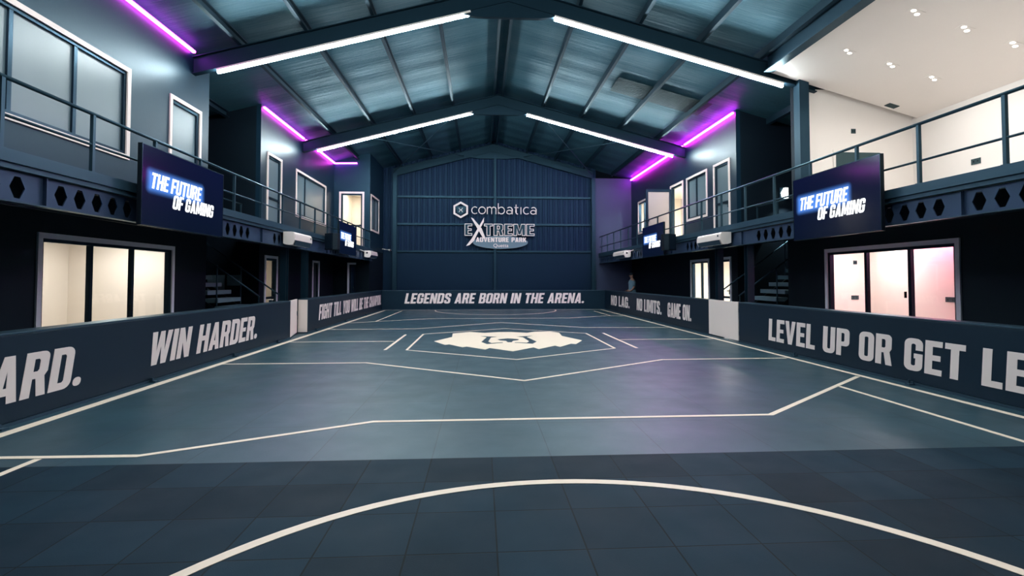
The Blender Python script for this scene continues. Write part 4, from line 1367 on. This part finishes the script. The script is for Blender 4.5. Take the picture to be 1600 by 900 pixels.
# ================================================================== the person behind the right barrier
def person():
    px, py = 6.75, 22.6
    t = thing('person', 'person in a pale blue shirt standing behind the far right barrier facing the court', 'person', (px, py, 0))
    t.rotation_euler = (0, 0, math.radians(0))
    me = bpy.data.meshes.new('body')
    # facing -X; joints
    vtx = [(0, 0, 0.95, .145), (0, 0, 1.12, .13), (0, 0, 1.32, .155), (0, 0, 1.44, .11), (-0.01, 0, 1.52, .055), (-0.03, 0, 1.60, .085), (-0.03, 0, 1.70, .085)]
    ed = [(0, 1), (1, 2), (2, 3), (3, 4), (4, 5), (5, 6)]
    for sy in (-1, 1):
        k = len(vtx)
        vtx += [(0, sy * 0.19, 1.40, .065), (0.02, sy * 0.24, 1.14, .05), (-0.12, sy * 0.20, 0.98, .038), (-0.20, sy * 0.18, 0.97, .033)]
        ed += [(3, k), (k, k + 1), (k + 1, k + 2), (k + 2, k + 3)]
        for i, dy in enumerate((-0.03, -0.01, 0.01, 0.03)):
            j = len(vtx)
            vtx += [(-0.25, sy * 0.18 + dy, 0.965, .011), (-0.285 - 0.004 * (i in (1, 2)), sy * 0.18 + dy, 0.945, .009)]
            ed += [(k + 3, j), (j, j + 1)]
        j = len(vtx)
        vtx += [(-0.21, sy * 0.18 - sy * 0.045, 0.985, .011), (-0.24, sy * 0.18 - sy * 0.055, 0.975, .009)]
        ed += [(k + 3, j), (j, j + 1)]
        k = len(vtx)
        vtx += [(0, sy * 0.10, 0.86, .095), (-0.01, sy * 0.11, 0.50, .062), (0.02, sy * 0.11, 0.09, .045), (-0.13, sy * 0.12, 0.035, .035)]
        ed += [(0, k), (k, k + 1), (k + 1, k + 2), (k + 2, k + 3)]
    me.from_pydata([v[:3] for v in vtx], ed, [])
    o = bpy.data.objects.new('body', me)
    COL.objects.link(o)
    md = o.modifiers.new('skin', 'SKIN')
    md.use_smooth_shade = True
    sv = me.skin_vertices[0] if me.skin_vertices else None
    if sv is None:
        bm = bmesh.new(); bm.from_mesh(me); bm.verts.layers.skin.verify(); bm.to_mesh(me); bm.free()
        sv = me.skin_vertices[0]
    for i, v in enumerate(vtx):
        sv.data[i].radius = (v[3], v[3])
    sv.data[0].use_root = True
    o.modifiers.new('sub', 'SUBSURF').levels = 1
    o.modifiers['sub'].render_levels = 1
    bpy.context.view_layer.update()
    dg = bpy.context.evaluated_depsgraph_get()
    m2 = bpy.data.meshes.new_from_object(o.evaluated_get(dg))
    bpy.data.objects.remove(o)
    skin_m = mat('skin', rgb(150, 112, 96), 0.55)
    trou = mat('dark_trousers', rgb(26, 30, 40), 0.8)
    m2.materials.clear()
    m2.materials.append(skin_m)
    m2.materials.append(trou)
    for p in m2.polygons:
        p.use_smooth = True
        p.material_index = 1 if p.center.z < 0.93 and abs(p.center.y) < 0.3 and p.center.x > -0.16 else 0
    b = bpy.data.objects.new('body', m2)
    COL.objects.link(b)
    b.parent = t
    # face: nose, ears, eyes, mouth as small relief on the head
    def blob(name, c, r, m):
        bm = bmesh.new()
        bmesh.ops.create_uvsphere(bm, u_segments=12, v_segments=8, radius=1.0)
        mm = bpy.data.meshes.new(name)
        for v in bm.verts:
            v.co = Vector((v.co.x * r[0], v.co.y * r[1], v.co.z * r[2])) + Vector(c)
        bm.to_mesh(mm); bm.free()
        for p in mm.polygons: p.use_smooth = True
        mm.materials.append(m)
        q = bpy.data.objects.new(name, mm)
        COL.objects.link(q)
        q.parent = t
        return q
    blob('nose', (-0.125, 0, 1.645), (0.022, 0.014, 0.022), skin_m)
    for sy in (-1, 1):
        blob('eye', (-0.108, sy * 0.032, 1.675), (0.01, 0.014, 0.008), M_BLACK)
        blob('ear', (-0.02, sy * 0.09, 1.655), (0.022, 0.012, 0.032), skin_m)
    blob('mouth', (-0.113, 0, 1.605), (0.008, 0.025, 0.006), mat('lips', rgb(120, 70, 66), 0.5))
    blob('hair', (-0.005, 0, 1.715), (0.098, 0.096, 0.075), M_BLACK)
    # shirt follows the torso
    mb = MB()
    rings = [(0.90, .165, .20), (1.05, .15, .185), (1.20, .155, .195), (1.34, .17, .215), (1.43, .13, .20), (1.47, .085, .11), (1.49, .065, .07)]
    N = 18
    base = Vector((px, py, 0))
    for z, rx, ry in rings:
        for i in range(N):
            a = 2 * PI * i / N
            mb.v.append((px + rx * math.cos(a), py + ry * math.sin(a), z))
    for k in range(len(rings) - 1):
        for i in range(N):
            j = (i + 1) % N
            mb.f.append((k * N + i, k * N + j, (k + 1) * N + j, (k + 1) * N + i))
    for sy in (-1, 1):
        mb.tube((px, py + sy * 0.17, 1.41), (px + 0.015, py + sy * 0.245, 1.18), 0.075, 12, 0.07)
    mb.build('shirt', mat('pale_blue_shirt', rgb(90, 120, 138), 0.8), t, smooth=True)
    return t
person()
